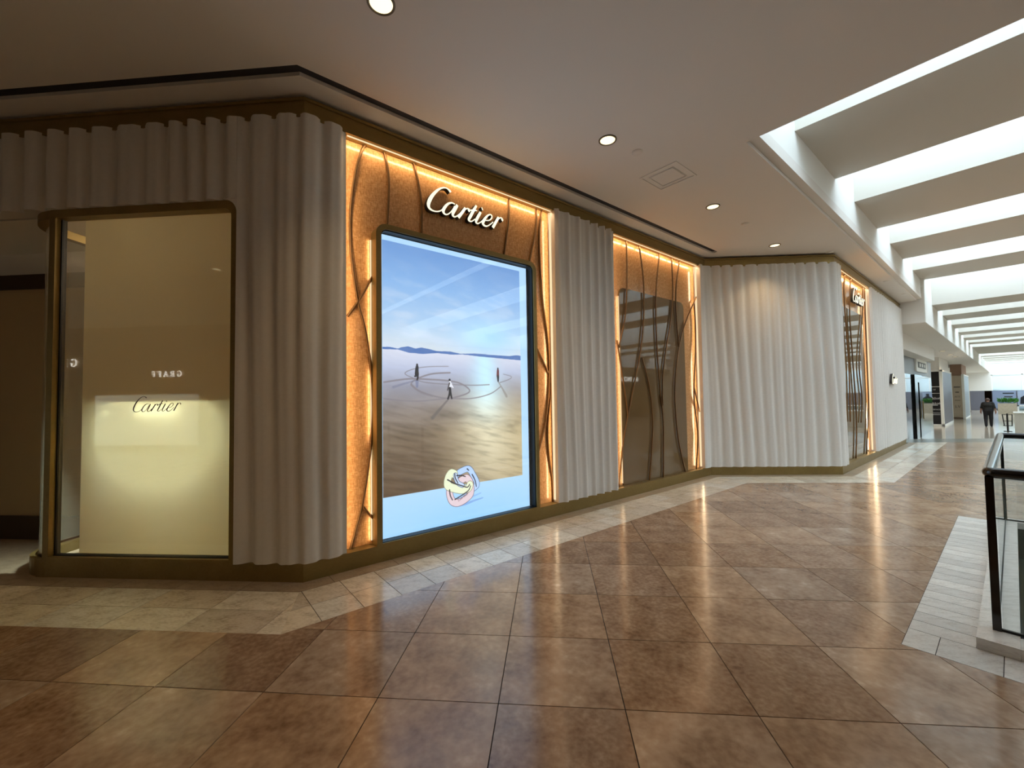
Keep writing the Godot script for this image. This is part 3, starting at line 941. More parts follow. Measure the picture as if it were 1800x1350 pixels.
	ol.shadow_enabled = true
	lamp.add_child(ol)
	ol.position = Vector3(0, -0.1, 0)

# ---------------------------------------------------------------- lightbox
func stroke(img: Image, pts: Array, w0: float, w1: float, col: Color, alpha: float) -> void:
	var W := img.get_width()
	w0 *= W / 440.0
	w1 *= W / 440.0
	var H := img.get_height()
	var line := spline(pts, 14)
	var acc := {}
	for i in line.size() - 1:
		var a := line[i] * Vector2(W, H)
		var b := line[i + 1] * Vector2(W, H)
		var n := maxi(1, int(a.distance_to(b)))
		for k in n + 1:
			var c := a.lerp(b, float(k) / n)
			var r := lerpf(w0, w1, (i + float(k) / n) / (line.size() - 1)) / 2
			for y in range(int(c.y - r - 1), int(c.y + r + 2)):
				for x in range(int(c.x - r - 1), int(c.x + r + 2)):
					if x < 0 or y < 0 or x >= W or y >= H:
						continue
					var cover := clampf(r + 0.5 - Vector2(x + 0.5, y + 0.5).distance_to(c), 0.0, 1.0) * alpha
					var key := y * W + x
					if cover > acc.get(key, 0.0):
						acc[key] = cover
	for key in acc:
		var x: int = key % W
		var y: int = key / W
		img.set_pixel(x, y, img.get_pixel(x, y).lerp(col, acc[key]))

func poster_image() -> Image:
	var W := 620
	var H := 964
	var img := Image.create(W, H, false, Image.FORMAT_RGB8)
	var n := FastNoiseLite.new()
	n.seed = 3
	n.frequency = 1.0
	n.fractal_octaves = 4
	var top := pairs([0.02, 0.376, 0.05, 0.374, 0.101, 0.378, 0.119, 0.373, 0.158, 0.368, 0.201, 0.374, 0.234, 0.369, 0.279, 0.372, 0.331, 0.378, 0.415, 0.376, 0.483, 0.382, 0.574, 0.378, 0.656, 0.378, 0.77, 0.379, 0.845, 0.379, 0.907, 0.373, 0.96, 0.375])
	var bot := pairs([0.02, 0.383, 0.1, 0.381, 0.163, 0.39, 0.245, 0.391, 0.331, 0.385, 0.433, 0.387, 0.496, 0.384, 0.628, 0.388, 0.77, 0.39, 0.96, 0.394])
	var at := func(p: Array, u: float) -> float:
		for i in p.size() - 1:
			if u <= p[i + 1].x:
				return lerpf(p[i].y, p[i + 1].y, clampf((u - p[i].x) / (p[i + 1].x - p[i].x), 0, 1))
		return p[-1].y
	var ground := Gradient.new()
	ground.offsets = PackedFloat32Array([0.0, 0.12, 0.25, 0.42, 0.6, 1.0])
	ground.colors = PackedColorArray([Color8(212, 218, 236), Color8(182, 192, 218), Color8(150, 152, 168), Color8(140, 130, 124), Color8(122, 106, 88), Color8(92, 74, 56)])
	var skyg := Gradient.new()
	skyg.offsets = PackedFloat32Array([0.0, 0.4, 0.75, 1.0])
	skyg.colors = PackedColorArray([Color8(104, 148, 208), Color8(136, 180, 230), Color8(172, 204, 236), Color8(212, 222, 230)])
	for y in H:
		var v := (y + 0.5) / H
		for x in W:
			var u := (x + 0.5) / W
			var c: Color
			if u < 0.016 or u > 0.942 or v < 0.018 or v > 0.868:
				c = Color8(176, 216, 252).lerp(Color8(150, 206, 252), clampf((v - 0.86) * 7.0, 0, 1) * (0.5 + 0.5 * sin(u * 3.0)))
			elif v < at.call(top, u):
				var q := v / 0.378
				c = skyg.sample(q)
				var cl := n.get_noise_2d(u * 3.0 + v * 2.0, v * 16.0 - u * 1.5)
				c = c.lerp(Color8(206, 220, 240), clampf(cl * 1.2 + 0.1, 0, 0.55) * clampf(q * 1.5 - 0.2, 0.1, 1))
				c = c.lerp(Color8(172, 220, 255), 0.95 * exp(-pow((u - 0.68) / 0.22, 2) - pow((v - 0.31) / 0.075, 2)))
			elif v < at.call(bot, u):
				c = Color8(66, 106, 172).lerp(Color8(96, 128, 186), 0.5 + 0.5 * n.get_noise_2d(u * 12.0, v * 40.0))
			else:
				var q := (v - 0.385) / 0.483
				c = ground.sample(q)
				var warm := clampf((u - 0.25) * 1.25, 0, 1) * clampf(q * 2.2 - 0.3, 0, 1)
				c = c.lerp(Color8(212, 192, 142), warm * 0.85)
				var g := exp(-pow((u - 0.655 - 0.03 * q) / (0.075 + 0.19 * q), 2))
				c = c.lerp(Color8(196, 236, 255).lerp(Color8(252, 247, 214), clampf(q * 2.6 - 0.55, 0, 1)), g * clampf(1.35 - q * 1.0, 0, 1))
				var rip := n.get_noise_2d(u * 4.0 + 3.0, v * 44.0 - u * 7.0) * clampf((q - 0.3) * 1.4, 0.05, 0.34)
				c = c.darkened(clampf(rip * 0.7, 0, 0.5)).lightened(clampf(-rip * 0.3, 0, 0.3))
				var pool := n.get_noise_2d(u * 2.0 + 9.0, v * 9.0) * 0.35 * clampf((q - 0.2) * 3.0, 0, 1) * clampf(2.4 - q * 3.0, 0, 1)
				c = c.darkened(clampf(pool, 0, 0.3))
			img.set_pixel(x, y, c)
	var sand := Color8(128, 124, 132)
	stroke(img, pairs([0.402, 0.431, 0.28, 0.435, 0.189, 0.445, 0.139, 0.461, 0.189, 0.477, 0.277, 0.492, 0.545, 0.499, 0.688, 0.496]), 2, 3, sand, 0.75)
	stroke(img, pairs([0.413, 0.454, 0.30, 0.460, 0.216, 0.477, 0.175, 0.497, 0.232, 0.524, 0.381, 0.547, 0.493, 0.537, 0.545, 0.52, 0.494, 0.496, 0.407, 0.484, 0.222, 0.479, 0.136, 0.481, 0.024, 0.492]), 4, 4, sand, 0.85)
	stroke(img, pairs([0.175, 0.500, 0.232, 0.526, 0.300, 0.540]), 6, 3, sand, 0.7)
	stroke(img, pairs([0.024, 0.546, 0.199, 0.556, 0.381, 0.549, 0.557, 0.549, 0.694, 0.532, 0.774, 0.504]), 3, 3, sand, 0.8)
	stroke(img, pairs([0.767, 0.488, 0.842, 0.474, 0.862, 0.462, 0.798, 0.453]), 3, 2, sand, 0.7)
	# long shadows of the figures in the print
	stroke(img, pairs([0.208, 0.483, 0.14, 0.495, 0.074, 0.508]), 3, 6, Color8(110, 116, 142), 0.5)
	stroke(img, pairs([0.400, 0.551, 0.35, 0.583, 0.298, 0.616]), 4, 9, Color8(92, 88, 92), 0.55)
	stroke(img, pairs([0.757, 0.484, 0.79, 0.512, 0.821, 0.542]), 3, 8, Color8(130, 124, 118), 0.55)
	stroke(img, pairs([0.208, 0.488, 0.208, 0.506]), 8, 5, Color8(96, 108, 146), 0.6)
	var dark := Color8(24, 26, 38)
	stroke(img, pairs([0.209, 0.429, 0.209, 0.433]), 4.5, 4.5, dark, 1)
	stroke(img, pairs([0.209, 0.437, 0.207, 0.450, 0.207, 0.462]), 7, 10.5, dark, 1)
	stroke(img, pairs([0.209, 0.462, 0.212, 0.472, 0.209, 0.482]), 6, 4, dark, 1)
	stroke(img, pairs([0.205, 0.462, 0.203, 0.468, 0.196, 0.470]), 5, 4, dark, 1)
	stroke(img, pairs([0.410, 0.480, 0.410, 0.485]), 5.5, 5, dark, 1)
	stroke(img, pairs([0.412, 0.489, 0.413, 0.500, 0.412, 0.509]), 7, 8, Color8(226, 230, 240), 1)
	stroke(img, pairs([0.409, 0.492, 0.402, 0.505, 0.396, 0.518]), 4, 3, Color8(70, 66, 70), 1)
	stroke(img, pairs([0.418, 0.494, 0.426, 0.503, 0.432, 0.508]), 5, 3, Color8(226, 230, 240), 1)
	stroke(img, pairs([0.411, 0.511, 0.409, 0.530, 0.398, 0.549]), 7, 4, dark, 1)
	stroke(img, pairs([0.412, 0.511, 0.416, 0.530, 0.423, 0.548]), 6.5, 4, dark, 1)
	stroke(img, pairs([0.756, 0.431, 0.756, 0.435]), 4.5, 4, dark, 1)
	stroke(img, pairs([0.756, 0.439, 0.755, 0.452, 0.755, 0.462]), 6.5, 8.5, Color8(92, 22, 36), 1)
	stroke(img, pairs([0.753, 0.463, 0.756, 0.482]), 6, 4, dark, 1)
	stroke(img, pairs([0.759, 0.463, 0.757, 0.482]), 5, 4, dark, 1)
	# three linked bands, laid out on a 1350 x 1350 detail of the print
	var rg := func(flat: Array) -> Array:
		var out := []
		for i in range(0, flat.size(), 2):
			out.append(Vector2(0.515 + (flat[i] - 720) * 0.000337, 0.81 + (flat[i + 1] - 365) * 0.000186 + (flat[i] - 720) * 0.0000315))
		return out
	stroke(img, rg.call([520, 1085, 700, 1065, 860, 1010, 1060, 950]), 9, 3, Color8(120, 160, 222), 0.7)
	stroke(img, rg.call([780, 940, 900, 900, 1020, 850]), 7, 3, Color8(134, 176, 232), 0.6)
	var bands := [
		[[500, 520, 590, 440, 720, 375, 790, 385, 860, 490, 925, 610, 935, 690, 880, 745, 800, 790], 15, Color8(178, 208, 252), Color8(58, 84, 132)],
		[[395, 775, 385, 850, 415, 970, 470, 1030, 560, 1040, 680, 985, 790, 890, 815, 800, 800, 650, 745, 565, 690, 560, 560, 640], 17, Color8(226, 206, 214), Color8(96, 64, 78)],
		[[480, 480, 420, 465, 370, 540, 345, 650, 370, 720, 520, 770, 650, 785, 760, 755, 790, 690], 19, Color8(232, 240, 208), Color8(120, 124, 96)],
		[[500, 500, 520, 590, 560, 660, 640, 700], 10, Color8(196, 216, 246), Color8(50, 66, 96)]]
	for l in bands:
		stroke(img, rg.call(l[0]), l[1] + 2.5, l[1] + 2.5, l[3], 0.8)
		stroke(img, rg.call(l[0]), l[1], l[1], l[2], 1)
	for l in [[350, 595, 480, 660, 650, 715, 740, 735, 785, 680], [490, 480, 500, 560, 550, 655], [530, 510, 620, 505, 700, 525], [385, 790, 400, 900, 440, 985], [490, 975, 620, 900, 760, 800, 805, 710], [740, 370, 770, 400], [840, 480, 900, 600, 925, 720]]:
		stroke(img, rg.call(l), 3.2, 2.4, Color8(34, 34, 44), 0.9)
	# the little engraving on the front band
	for k in STROKES:
		for q in k:
			var pts := []
			for i in range(0, q.size(), 3):
				var x: float = (q[i] - 235.0) / 1260.0
				var y: float = (655.0 - q[i + 1]) / 390.0
				pts.append(Vector2(0.459, 0.9255) + Vector2(0.074, -0.022) * x + Vector2(-0.006, -0.011) * y)
			stroke(img, pts, 0.9, 0.9, Color8(120, 84, 96), 0.85)
	return img

func build_lightbox() -> void:
	var t := thing("lightbox", "tall backlit advertisement of three figures on a wet beach", "lightbox", FB)
	var s := st()
	ring(s, arch(0.672, 0.163, 2.882, 3.457, 0.12, 0.12), arch(0.727, 0.185, 2.827, 3.402, 0.07, 0.07), -0.12, 0.02)
	part("frame", s, M.bronze, t)
	s = st()
	ring(s, arch(0.727, 0.185, 2.827, 3.402, 0.07, 0.07), arch(0.737, 0.19, 2.817, 3.392, 0.06, 0.06), -0.1, 0.0)
	part("inner_gasket", s, M.black, t)
	part("back_box", bx(0.727, 0.185, -0.119, 2.827, 3.40, -0.09), M.black, t)
	var q := QuadMesh.new()
	q.size = Vector2(2.045, 3.19)
	var m := mat(Color(0, 0, 0), 0.25)
	m.emission_enabled = true
	m.emission_texture = ImageTexture.create_from_image(poster_image())
	m.emission = Color.WHITE
	m.emission_operator = BaseMaterial3D.EMISSION_OP_MULTIPLY
	m.emission_energy_multiplier = 1.1
	put("lit_picture", q, m, t, Vector3(1.765, 1.788, -0.085))
	part("pane", bx(0.737, 0.19, -0.055, 2.817, 3.392, -0.047), M.glass, t)
	area_light(t, Vector3(1.765, 1.788, -0.075), Vector3(0, PI, 0), Vector2(2.0, 3.1), 0.9, Color(0.80, 0.92, 1.0))

# ---------------------------------------------------------------- railing
func build_rail() -> void:
	var t := thing("glass_railing", "glass railing with a thick glossy black handrail round the floor opening", "railing", FW)
	var a := Vector3(4.19, 1.085, -0.125)
	var b := Vector3(7.82, 1.085, -0.125)
	var pts := PackedVector3Array([Vector3(4.19, 1.085, 3.65)])
	for k in 7:
		var g := PI * 1.5 - PI / 2 * k / 6
		pts.append(a + Vector3(0.05, 0, 0.05) + Vector3(sin(g), 0, cos(g)) * 0.05)
	var s := st(true)
	var near := PackedVector3Array([Vector3(4.19, 1.085, 3.65), Vector3(4.19, 1.085, -0.085)])
	for k in 5:
		var g := PI / 2 * (k + 1) / 5
		near.append(Vector3(4.23 - 0.04 * cos(g), 1.085, -0.085 - 0.04 * sin(g)))
	near.append(Vector3(7.78, 1.085, -0.125))
	for k in 5:
		var g := PI / 2 * (k + 1) / 5
		near.append(Vector3(7.78 + 0.04 * sin(g), 1.085, -0.085 - 0.04 * cos(g)))
	near.append(Vector3(7.82, 1.085, 3.65))
	tube(s, near, 0.034, 14)
	part("handrail", s, M.gloss_black, t)
	for p in [Vector3(4.19, 0, -0.125), Vector3(7.82, 0, -0.125), Vector3(4.19, 0, 1.75), Vector3(7.82, 0, 1.75)]:
		part("post", bx(p.x - 0.02, 0.07, p.z - 0.02, p.x + 0.02, 1.06, p.z + 0.02), M.gloss_black, t)
	part("base_channel", bx(4.2, 0.07, -0.135, 7.81, 0.085, -0.115), M.black, t)
	part("base_channel", bx(4.18, 0.07, -0.11, 4.2, 0.085, 3.6), M.black, t)
	part("base_channel", bx(7.81, 0.07, -0.11, 7.83, 0.085, 3.6), M.black, t)
	for k in 3:
		part("pane", bx(4.215 + k * 1.2, 0.085, -0.131, 4.215 + (k + 1) * 1.2 - 0.012, 1.055, -0.119), M.rail_glass, t)
	for x in [4.184, 7.814]:
		part("pane", bx(x, 0.085, -0.1, x + 0.012, 1.055, 1.72), M.rail_glass, t)
		part("pane", bx(x, 0.085, 1.78, x + 0.012, 1.055, 3.6), M.rail_glass, t)

# ---------------------------------------------------------------- fittings in the ceiling
func downlight(at: Vector3, label: String, energy: float, r := 0.1) -> void:
	var t := thing("downlight", label, "downlight", Transform3D(Basis.IDENTITY, at), "recessed downlights")
	var s := st(true)
	lathe(s, [Vector2(r, 0.0), Vector2(r, -0.006), Vector2(r * 0.97, -0.01), Vector2(r * 0.84, -0.01), Vector2(r * 0.82, -0.004), Vector2(r * 0.82, 0)], Vector3.ZERO, 32)
	part("trim_ring", s, mat(Color(0.45, 0.40, 0.32), 0.5, 0.4), t)
	s = st(true)
	lathe(s, [Vector2(r * 0.82, -0.001), Vector2(r * 0.82, -0.004), Vector2(r * 0.3, -0.005), Vector2(0, -0.005)], Vector3.ZERO, 32)
	part("lens", s, M.lens, t)
	var l := SpotLight3D.new()
	l.spot_angle = 55
	l.spot_angle_attenuation = 0.8
	l.light_energy = energy
	l.light_color = Color(1.0, 0.84, 0.62)
	l.light_size = 0.07
	l.spot_range = 30
	l.spot_attenuation = 2.0
	l.shadow_enabled = true
	t.add_child(l)
	l.position = Vector3(0, -0.03, 0)
	l.rotation.x = -PI / 2

func build_ceiling_fittings() -> void:
	var spots := [[-1.161, -2.851, "round warm downlight above the outer corner of the storefront"], [0.703, -4.684, "round warm downlight in the ceiling across from the lit script sign"], [2.535, -6.549, "round warm downlight between the access panel and the inner corner curtain"], [4.383, -8.416, "round warm downlight close to the wide inner corner curtain"]]
	for p in spots:
		downlight(Vector3(p[0], CEIL, p[1]), p[2], 0.9)
	for p in [Vector2(-3.6, -1.2), Vector2(-3.6, 3.0), Vector2(-7.0, 1.0), Vector2(0.0, 3.0), Vector2(3.0, 3.5)]:  # added downlights out of view, warm fill for the near floor
		downlight(Vector3(p.x, CEIL, p.y), "added unseen warm fill downlight in the ceiling of the side concourse", 1.2)
	for p in [[31.8, -2.34], [35.4, -2.29], [37.7, -2.25]]:
		downlight(wl(p[0], p[1], LOWCEIL), "round downlight in the lower far ceiling", 2.0, 0.14)
	var covers := [[Vector3(1.082, CEIL, -4.957), "small round sprinkler cover between a downlight and the access panel"], [Vector3(3.331, CEIL, -7.277), "small round sprinkler cover opposite the smoked window niche"], [Vector3(5.723, CEIL, -8.974), "small round sprinkler cover above the end of the inner corner curtain"], [Vector3(8.695, CEIL, -11.524), "small round sprinkler cover opposite the narrow far gold niche"], [Vector3(10.36, CEIL, -13.14), "small round sprinkler cover beside the step down in the ceiling"]]
	for c in covers:
		var t := thing("sprinkler_cover", c[1], "sprinkler", Transform3D(Basis.IDENTITY, c[0]), "sprinkler covers")
		var s := st(true)
		lathe(s, [Vector2(0.062, 0), Vector2(0.062, -0.008), Vector2(0.05, -0.018), Vector2(0, -0.022)], Vector3.ZERO, 24)
		part("cover_plate", s, M.plaster, t)
	var h := thing("access_panel", "square flush access panel in the plaster ceiling", "access panel", Transform3D(FW.basis, Vector3(1.60, CEIL - 0.001, -5.57)))
	var s := st()
	for r in [[0.26, 0.235], [0.17, 0.165]]:
		var o: float = r[0]
		var q: float = r[1]
		for b in [[-o, -o, o, -q], [-o, q, o, o], [-o, -q, -q, q], [q, -q, o, q]]:
			box(s, Vector3(b[0], -0.008, b[1]), Vector3(b[2], 0.0, b[3]))
	part("panel_rim", s, M.plaster, h)
	part("panel_plate", bx(-0.155, -0.005, -0.155, 0.155, 0, 0.155), M.plaster, h)

# ---------------------------------------------------------------- the shop after the fluted storefront
func build_next_shop() -> void:
	var t := thing("neighbour_shop", "black-framed glass shopfront beyond the fluted storefront", "shopfront", FW)
	part("pilaster", bx(18.3, -0.6, -3.3, 21.9, 4.0, -2.72), M.travertine, t)
	part("bulkhead", bx(20.2, 3.2, -3.4, 29.9, LOWCEIL + 0.02, -2.5), M.plaster, t)
	part("sign_fascia", bx(21.9, 2.45, -3.1, 33.0, 3.25, -2.93), mat(Color(0.45, 0.46, 0.47), 0.4), t)
	var sg := part("sign_board", bx(27.0, 2.62, -2.93, 30.6, 3.2, -2.86), M.white, t)
	part("sign_mark", bx(27.4, 2.8, -2.86, 30.1, 3.08, -2.85), M.black, sg)
	for k in 3:
		part("sign_line", bx(27.9 + k * 0.75, 2.86, -2.85, 28.3 + k * 0.75, 3.02, -2.845), M.white, sg)
	part("door_frame", bx(26.4, -0.5, -3.0, 27.3, 2.45, -2.88), M.gloss_black, t)
	part("door_frame", bx(27.75, -0.5, -3.0, 28.7, 2.45, -2.88), M.gloss_black, t)
	part("door_frame", bx(27.3, 2.1, -3.0, 27.75, 2.45, -2.88), M.gloss_black, t)
	part("door_handle", bx(28.3, 0.35, -2.86, 28.36, 1.2, -2.82), M.bronze, t)
	part("pane", bx(21.9, -0.5, -2.98, 26.6, 2.45, -2.95), mat(Color(0.10, 0.12, 0.13), 0.02, 0, 0.5), t)
	part("pane", bx(27.3, -0.5, -2.98, 27.75, 2.1, -2.95), mat(Color(0.42, 0.38, 0.32), 0.1), t)
	part("pane", bx(28.6, -0.5, -2.98, 33.2, 2.45, -2.95), mat(Color(0.10, 0.12, 0.13), 0.02, 0, 0.5), t)
	var r := struct("wall_far_left", "far left wall of the lower concourse", FW)
	part("wall_panel", bx(18.2, -0.6, -4.0, 33.3, 4.2, -3.5), M.panel, r)
	part("wall_panel", bx(33.2, -0.6, -4.2, 74, 4.2, -3.7), M.plaster, r)
	# wrapped columns
	var c := thing("wrapped_column", "column wrapped in a dark board listing shop names", "column", FW * Transform3D(Basis.IDENTITY, Vector3(36.93, LOWFLOOR, -2.79)))
	part("core", bx(0.15, 0, -0.75, 5.8, 4.35, -0.12), M.plaster, c)
	part("side_board", bx(0.1, 0.12, -0.1, 6.0, 3.4, -0.02), mat(Color(0.36, 0.36, 0.39), 0.4), c)
	part("front_board", bx(-0.02, 0.14, -0.85, 0.1, 3.4, -0.14), mat(Color(0.05, 0.05, 0.07), 0.35), c)
	for b in [[-0.05, 0.0, -0.14, 0.1, 3.52, 0.0], [-0.05, 0.0, -0.85, 0.1, 0.14, 0.0], [0.1, 0.0, -0.1, 6.05, 0.12, 0.0], [0.1, 3.4, -0.1, 6.05, 3.5, 0.0], [5.95, 0.0, -0.1, 6.05, 3.5, 0.0], [-0.05, 3.4, -0.85, 0.1, 3.5, 0.0]]:
		part("white_edge", bx(b[0], b[1], b[2], b[3], b[4], b[5]), M.white, c)
	var names := [["-0.23", 2.46, 0.05], ["GF", 2.28, 0.1], ["-0.22", 2.05, 0.03], ["Chlo\u00e9", 1.74, 0.17], ["Chlo\u00e9", 1.42, 0.17], ["-0.12", 1.32, 0.04], ["VERSACE", 1.05, 0.105], ["-0.20", 0.83, 0.03], ["-0.20", 0.73, 0.03]]
	for k in names:
		lettering(c, k[0], k[2] * 0.72, "serif", Vector3(-0.024, k[1], -0.37), -PI / 2, mat(Color(0.85, 0.85, 0.86), 0.5))
	var d := thing("wrapped_column", "column wrapped in a beige board beyond the dark one", "column", FW * Transform3D(Basis.IDENTITY, Vector3(48.26, LOWFLOOR, -2.47)))
	part("core", bx(0.15, 0, -0.75, 5.2, 4.35, -0.12), mat(Color(0.62, 0.50, 0.42), 0.8), d)
	part("front_board", bx(-0.02, 0.1, -0.85, 0.1, 3.4, -0.14), mat(Color(0.72, 0.66, 0.58), 0.5), d)
	part("side_board", bx(0.1, 0.1, -0.1, 5.6, 3.4, -0.02), mat(Color(0.60, 0.64, 0.66), 0.4), d)
	for b in [[-0.05, 0.0, -0.14, 0.1, 3.5, 0.0], [0.1, 0.0, -0.1, 5.6, 0.1, 0.0], [5.5, 0.0, -0.1, 5.6, 3.5, 0.0], [0.1, 3.4, -0.1, 5.6, 3.5, 0.0]]:
		part("white_edge", bx(b[0], b[1], b[2], b[3], b[4], b[5]), M.white, d)
	for k in [["-0.18", 2.5, 0.06], ["-0.10", 2.1, 0.06], ["ACE", 1.75, 0.12], ["-0.15", 1.45, 0.03], ["LV", 0.95, 0.17]]:
		lettering(d, k[0], k[2], "serif", Vector3(-0.024, k[1], -0.40), -PI / 2, M.black)

func lettering(parent: Node, text: String, h: float, face: String, at: Vector3, turn: float, m: Material) -> void:
	# lines too small to read in the photograph are plain printed bars: "-" and half the width in metres
	if text.begins_with("-"):
		var hw := text.substr(1).to_float()
		part("printed_line", bx(at.x - 0.002, at.y - h / 2, at.z - hw, at.x + 0.002, at.y + h / 2, at.z + hw), m, parent)
		return
	var f := SystemFont.new()
	f.font_names = PackedStringArray(["Droid Serif" if face == "serif" else "Droid Sans"])
	var t := TextMesh.new()
	t.font = f
	t.text = text
	t.font_size = 64
	t.pixel_size = h / 46.0
	t.depth = 0.006
	var o := put("lettering", t, m, parent, at)
	o.rotation.y = turn

# ---------------------------------------------------------------- far end of the concourse
func build_far_end() -> void:
	var w := struct("wall_far", "far end wall of the concourse with posters below tall windows", FW)
	var grey := mat(Color(0.42, 0.42, 0.46), 0.6)
	part("wall_panel", bx(72, -0.6, -1.6, 72.3, 1.7, 11.2), grey, w)
	part("wall_panel", bx(72, -0.6, -4.2, 72.3, 1.7, -2.15), grey, w)
	for q in [[72.3, -0.6, -2.6, 76.0, 1.8, -2.5], [72.3, -0.6, -1.2, 76.0, 1.8, -1.1], [75.9, -0.6, -2.6, 76.0, 1.8, -1.1], [72.3, 1.7, -2.6, 76.0, 1.8, -1.1], [72.3, -0.6, -2.6, 76.0, -0.5, -1.1]]:
		part("passage_wall", bx(q[0], q[1], q[2], q[3], q[4], q[5]), M.bronze_dark, w)
	part("window_pane", bx(72.1, 1.7, -1.6, 72.12, 6.3, 10.7), M.far_glass, w)
	part("wall_panel", bx(72, 1.7, -4.2, 72.3, 6.3, -1.6), M.plaster, w)
	part("wall_panel", bx(72, 1.7, 10.6, 72.3, 6.3, 11.2), M.plaster, w)
	for k in 6:
		part("window_bar", bx(72.05, 1.7, -1.6 + k * 2.2, 72.2, 6.3, -1.5 + k * 2.2), M.white, w)
	part("window_bar", bx(72.05, 3.4, -1.6, 72.2, 3.5, 10.7), M.beam, w)
	var p := thing("wall_poster", "blue grey landscape poster on the far end wall", "poster", FW * Transform3D(Basis.IDENTITY, Vector3(71.9, -0.3, -1.55)))
	part("sheet", bx(0, 0, 0, 0.04, 1.95, 1.7), mat(Color(0.47, 0.52, 0.62), 0.5), p)
	part("printed_bar", bx(-0.01, 1.62, 0.75, 0, 1.74, 1.55), M.black, p)
	part("printed_line", bx(-0.01, 1.24, 0.85, 0, 1.36, 1.45), M.slot, p)
	p = thing("wall_poster", "poster of a dark suited figure on the far end wall", "poster", FW * Transform3D(Basis.IDENTITY, Vector3(71.9, -0.3, 0.25)))
	part("sheet", bx(0, 0, 0, 0.04, 1.95, 1.4), mat(Color(0.55, 0.60, 0.68), 0.5), p)
	var s := st()
	slab(s, PackedVector2Array([Vector2(0.05, 0.5), Vector2(1.0, 0.5), Vector2(0.98, 1.2), Vector2(0.68, 1.45), Vector2(0.66, 1.75), Vector2(0.40, 1.75), Vector2(0.38, 1.45), Vector2(0.1, 1.2)]), 0, 0.01)
	var fig := part("printed_figure", s, mat(Color(0.05, 0.05, 0.08), 0.6), p)
	fig.rotation.y = -PI / 2
	fig.position = Vector3(-0.005, 0, 0.1)
	# dark doors and a gilded pier on the left wall
	var dr := struct("door_1", "dark red double door in the far left wall", FW)
	part("door_leaf", bx(58.0, -0.5, -3.7, 61.5, 2.3, -3.5), mat(Color(0.16, 0.05, 0.05), 0.35), dr)
	part("door_leaf", bx(61.6, -0.5, -3.7, 65.0, 2.3, -3.5), mat(Color(0.16, 0.05, 0.05), 0.35), dr)
	part("door_handle", bx(61.3, 0.4, -3.5, 61.4, 0.9, -3.44), M.bronze, dr)
	var pr := thing("gilded_pier", "slim gilded pier beside the dark red door", "pier", FW * Transform3D(Basis.IDENTITY, Vector3(66.5, LOWFLOOR, -3.3)))
	part("shaft", bx(-0.5, 0.1, -0.4, 0.5, 3.6, 0.25), mat(Color(0.70, 0.58, 0.30), 0.4, 0.4), pr)
	part("foot", bx(-0.55, 0, -0.4, 0.55, 0.1, 0.3), M.bronze_dark, pr)
	part("lamp", bx(-0.53, 1.1, -0.1, -0.5, 1.35, 0.1), M.lens, pr)
	part("lamp", bx(-0.53, 2.6, -0.1, -0.5, 2.85, 0.1), M.lens, pr)
	# planter
	var t := thing("planter", "long beige stone planter full of green leaves", "planter", FW * Transform3D(Basis.IDENTITY, Vector3(59.6, LOWFLOOR, -1.0)))
	part("trough", bx(0, 0, 0, 1.0, 1.0, 1.15), M.travertine, t)
	part("soil", bx(0.08, 1.0, 0.08, 0.92, 1.01, 1.07), M.grout, t)
	leaves(t, Vector3(0.5, 1.0, 0.62), 0.55, 0.62, 260, 5)
	t = thing("planter", "tall pale kiosk planter with clipped greenery beside the railing", "planter", FW * Transform3D(Basis.IDENTITY, Vector3(52.0, LOWFLOOR, 0.6)))
	part("trough", bx(0, 0, 0, 1.0, 0.9, 3.0), M.travertine, t)
	leaves(t, Vector3(0.5, 0.9, 1.4), 1.2, 0.5, 260, 8)
	# kiosk and a black stand
	t = thing("kiosk_counter", "low pale kiosk counter with a projecting top", "counter", FW * Transform3D(Basis.IDENTITY, Vector3(33.4, LOWFLOOR, -0.06)))
	part("body", bx(0.05, 0, 0.03, 1.2, 0.98, 3.0), mat(Color(0.80, 0.79, 0.75), 0.5), t)
	part("top", bx(0, 0.98, 0, 1.25, 1.03, 3.05), M.white, t)
	part("screen_frame", bx(0.8, 1.03, 0.15, 0.86, 1.38, 0.21), M.white, t)
	part("screen_frame", bx(0.8, 1.32, 0.15, 0.86, 1.38, 2.8), M.white, t)
	part("screen_pane", bx(0.82, 1.03, 0.21, 0.83, 1.32, 2.8), M.rail_glass, t)
	t = thing("metal_stand", "black metal stand with slanted sides and a thick centre post", "stand", FW * Transform3D(Basis.IDENTITY, Vector3(34.2, LOWFLOOR, -0.27)))
	for sd in [-1.0, 1.0]:
		s = st(true)
		tube(s, PackedVector3Array([Vector3(0, 0.28, sd * 0.13 + 0.02), Vector3(0, 0.9, sd * 0.17)]), 0.02, 6)
		part("side_rail", s, M.black, t)
	for y in [0.3, 0.55, 0.88]:
		part("cross_bar", bx(-0.015, y - 0.015, -0.16, 0.015, y + 0.015, 0.17), M.black, t)
	part("centre_post", bx(-0.035, 0, -0.035, 0.035, 0.94, 0.035), M.black, t)
	part("foot_plate", bx(-0.15, 0, -0.15, 0.15, 0.02, 0.15), M.black, t)

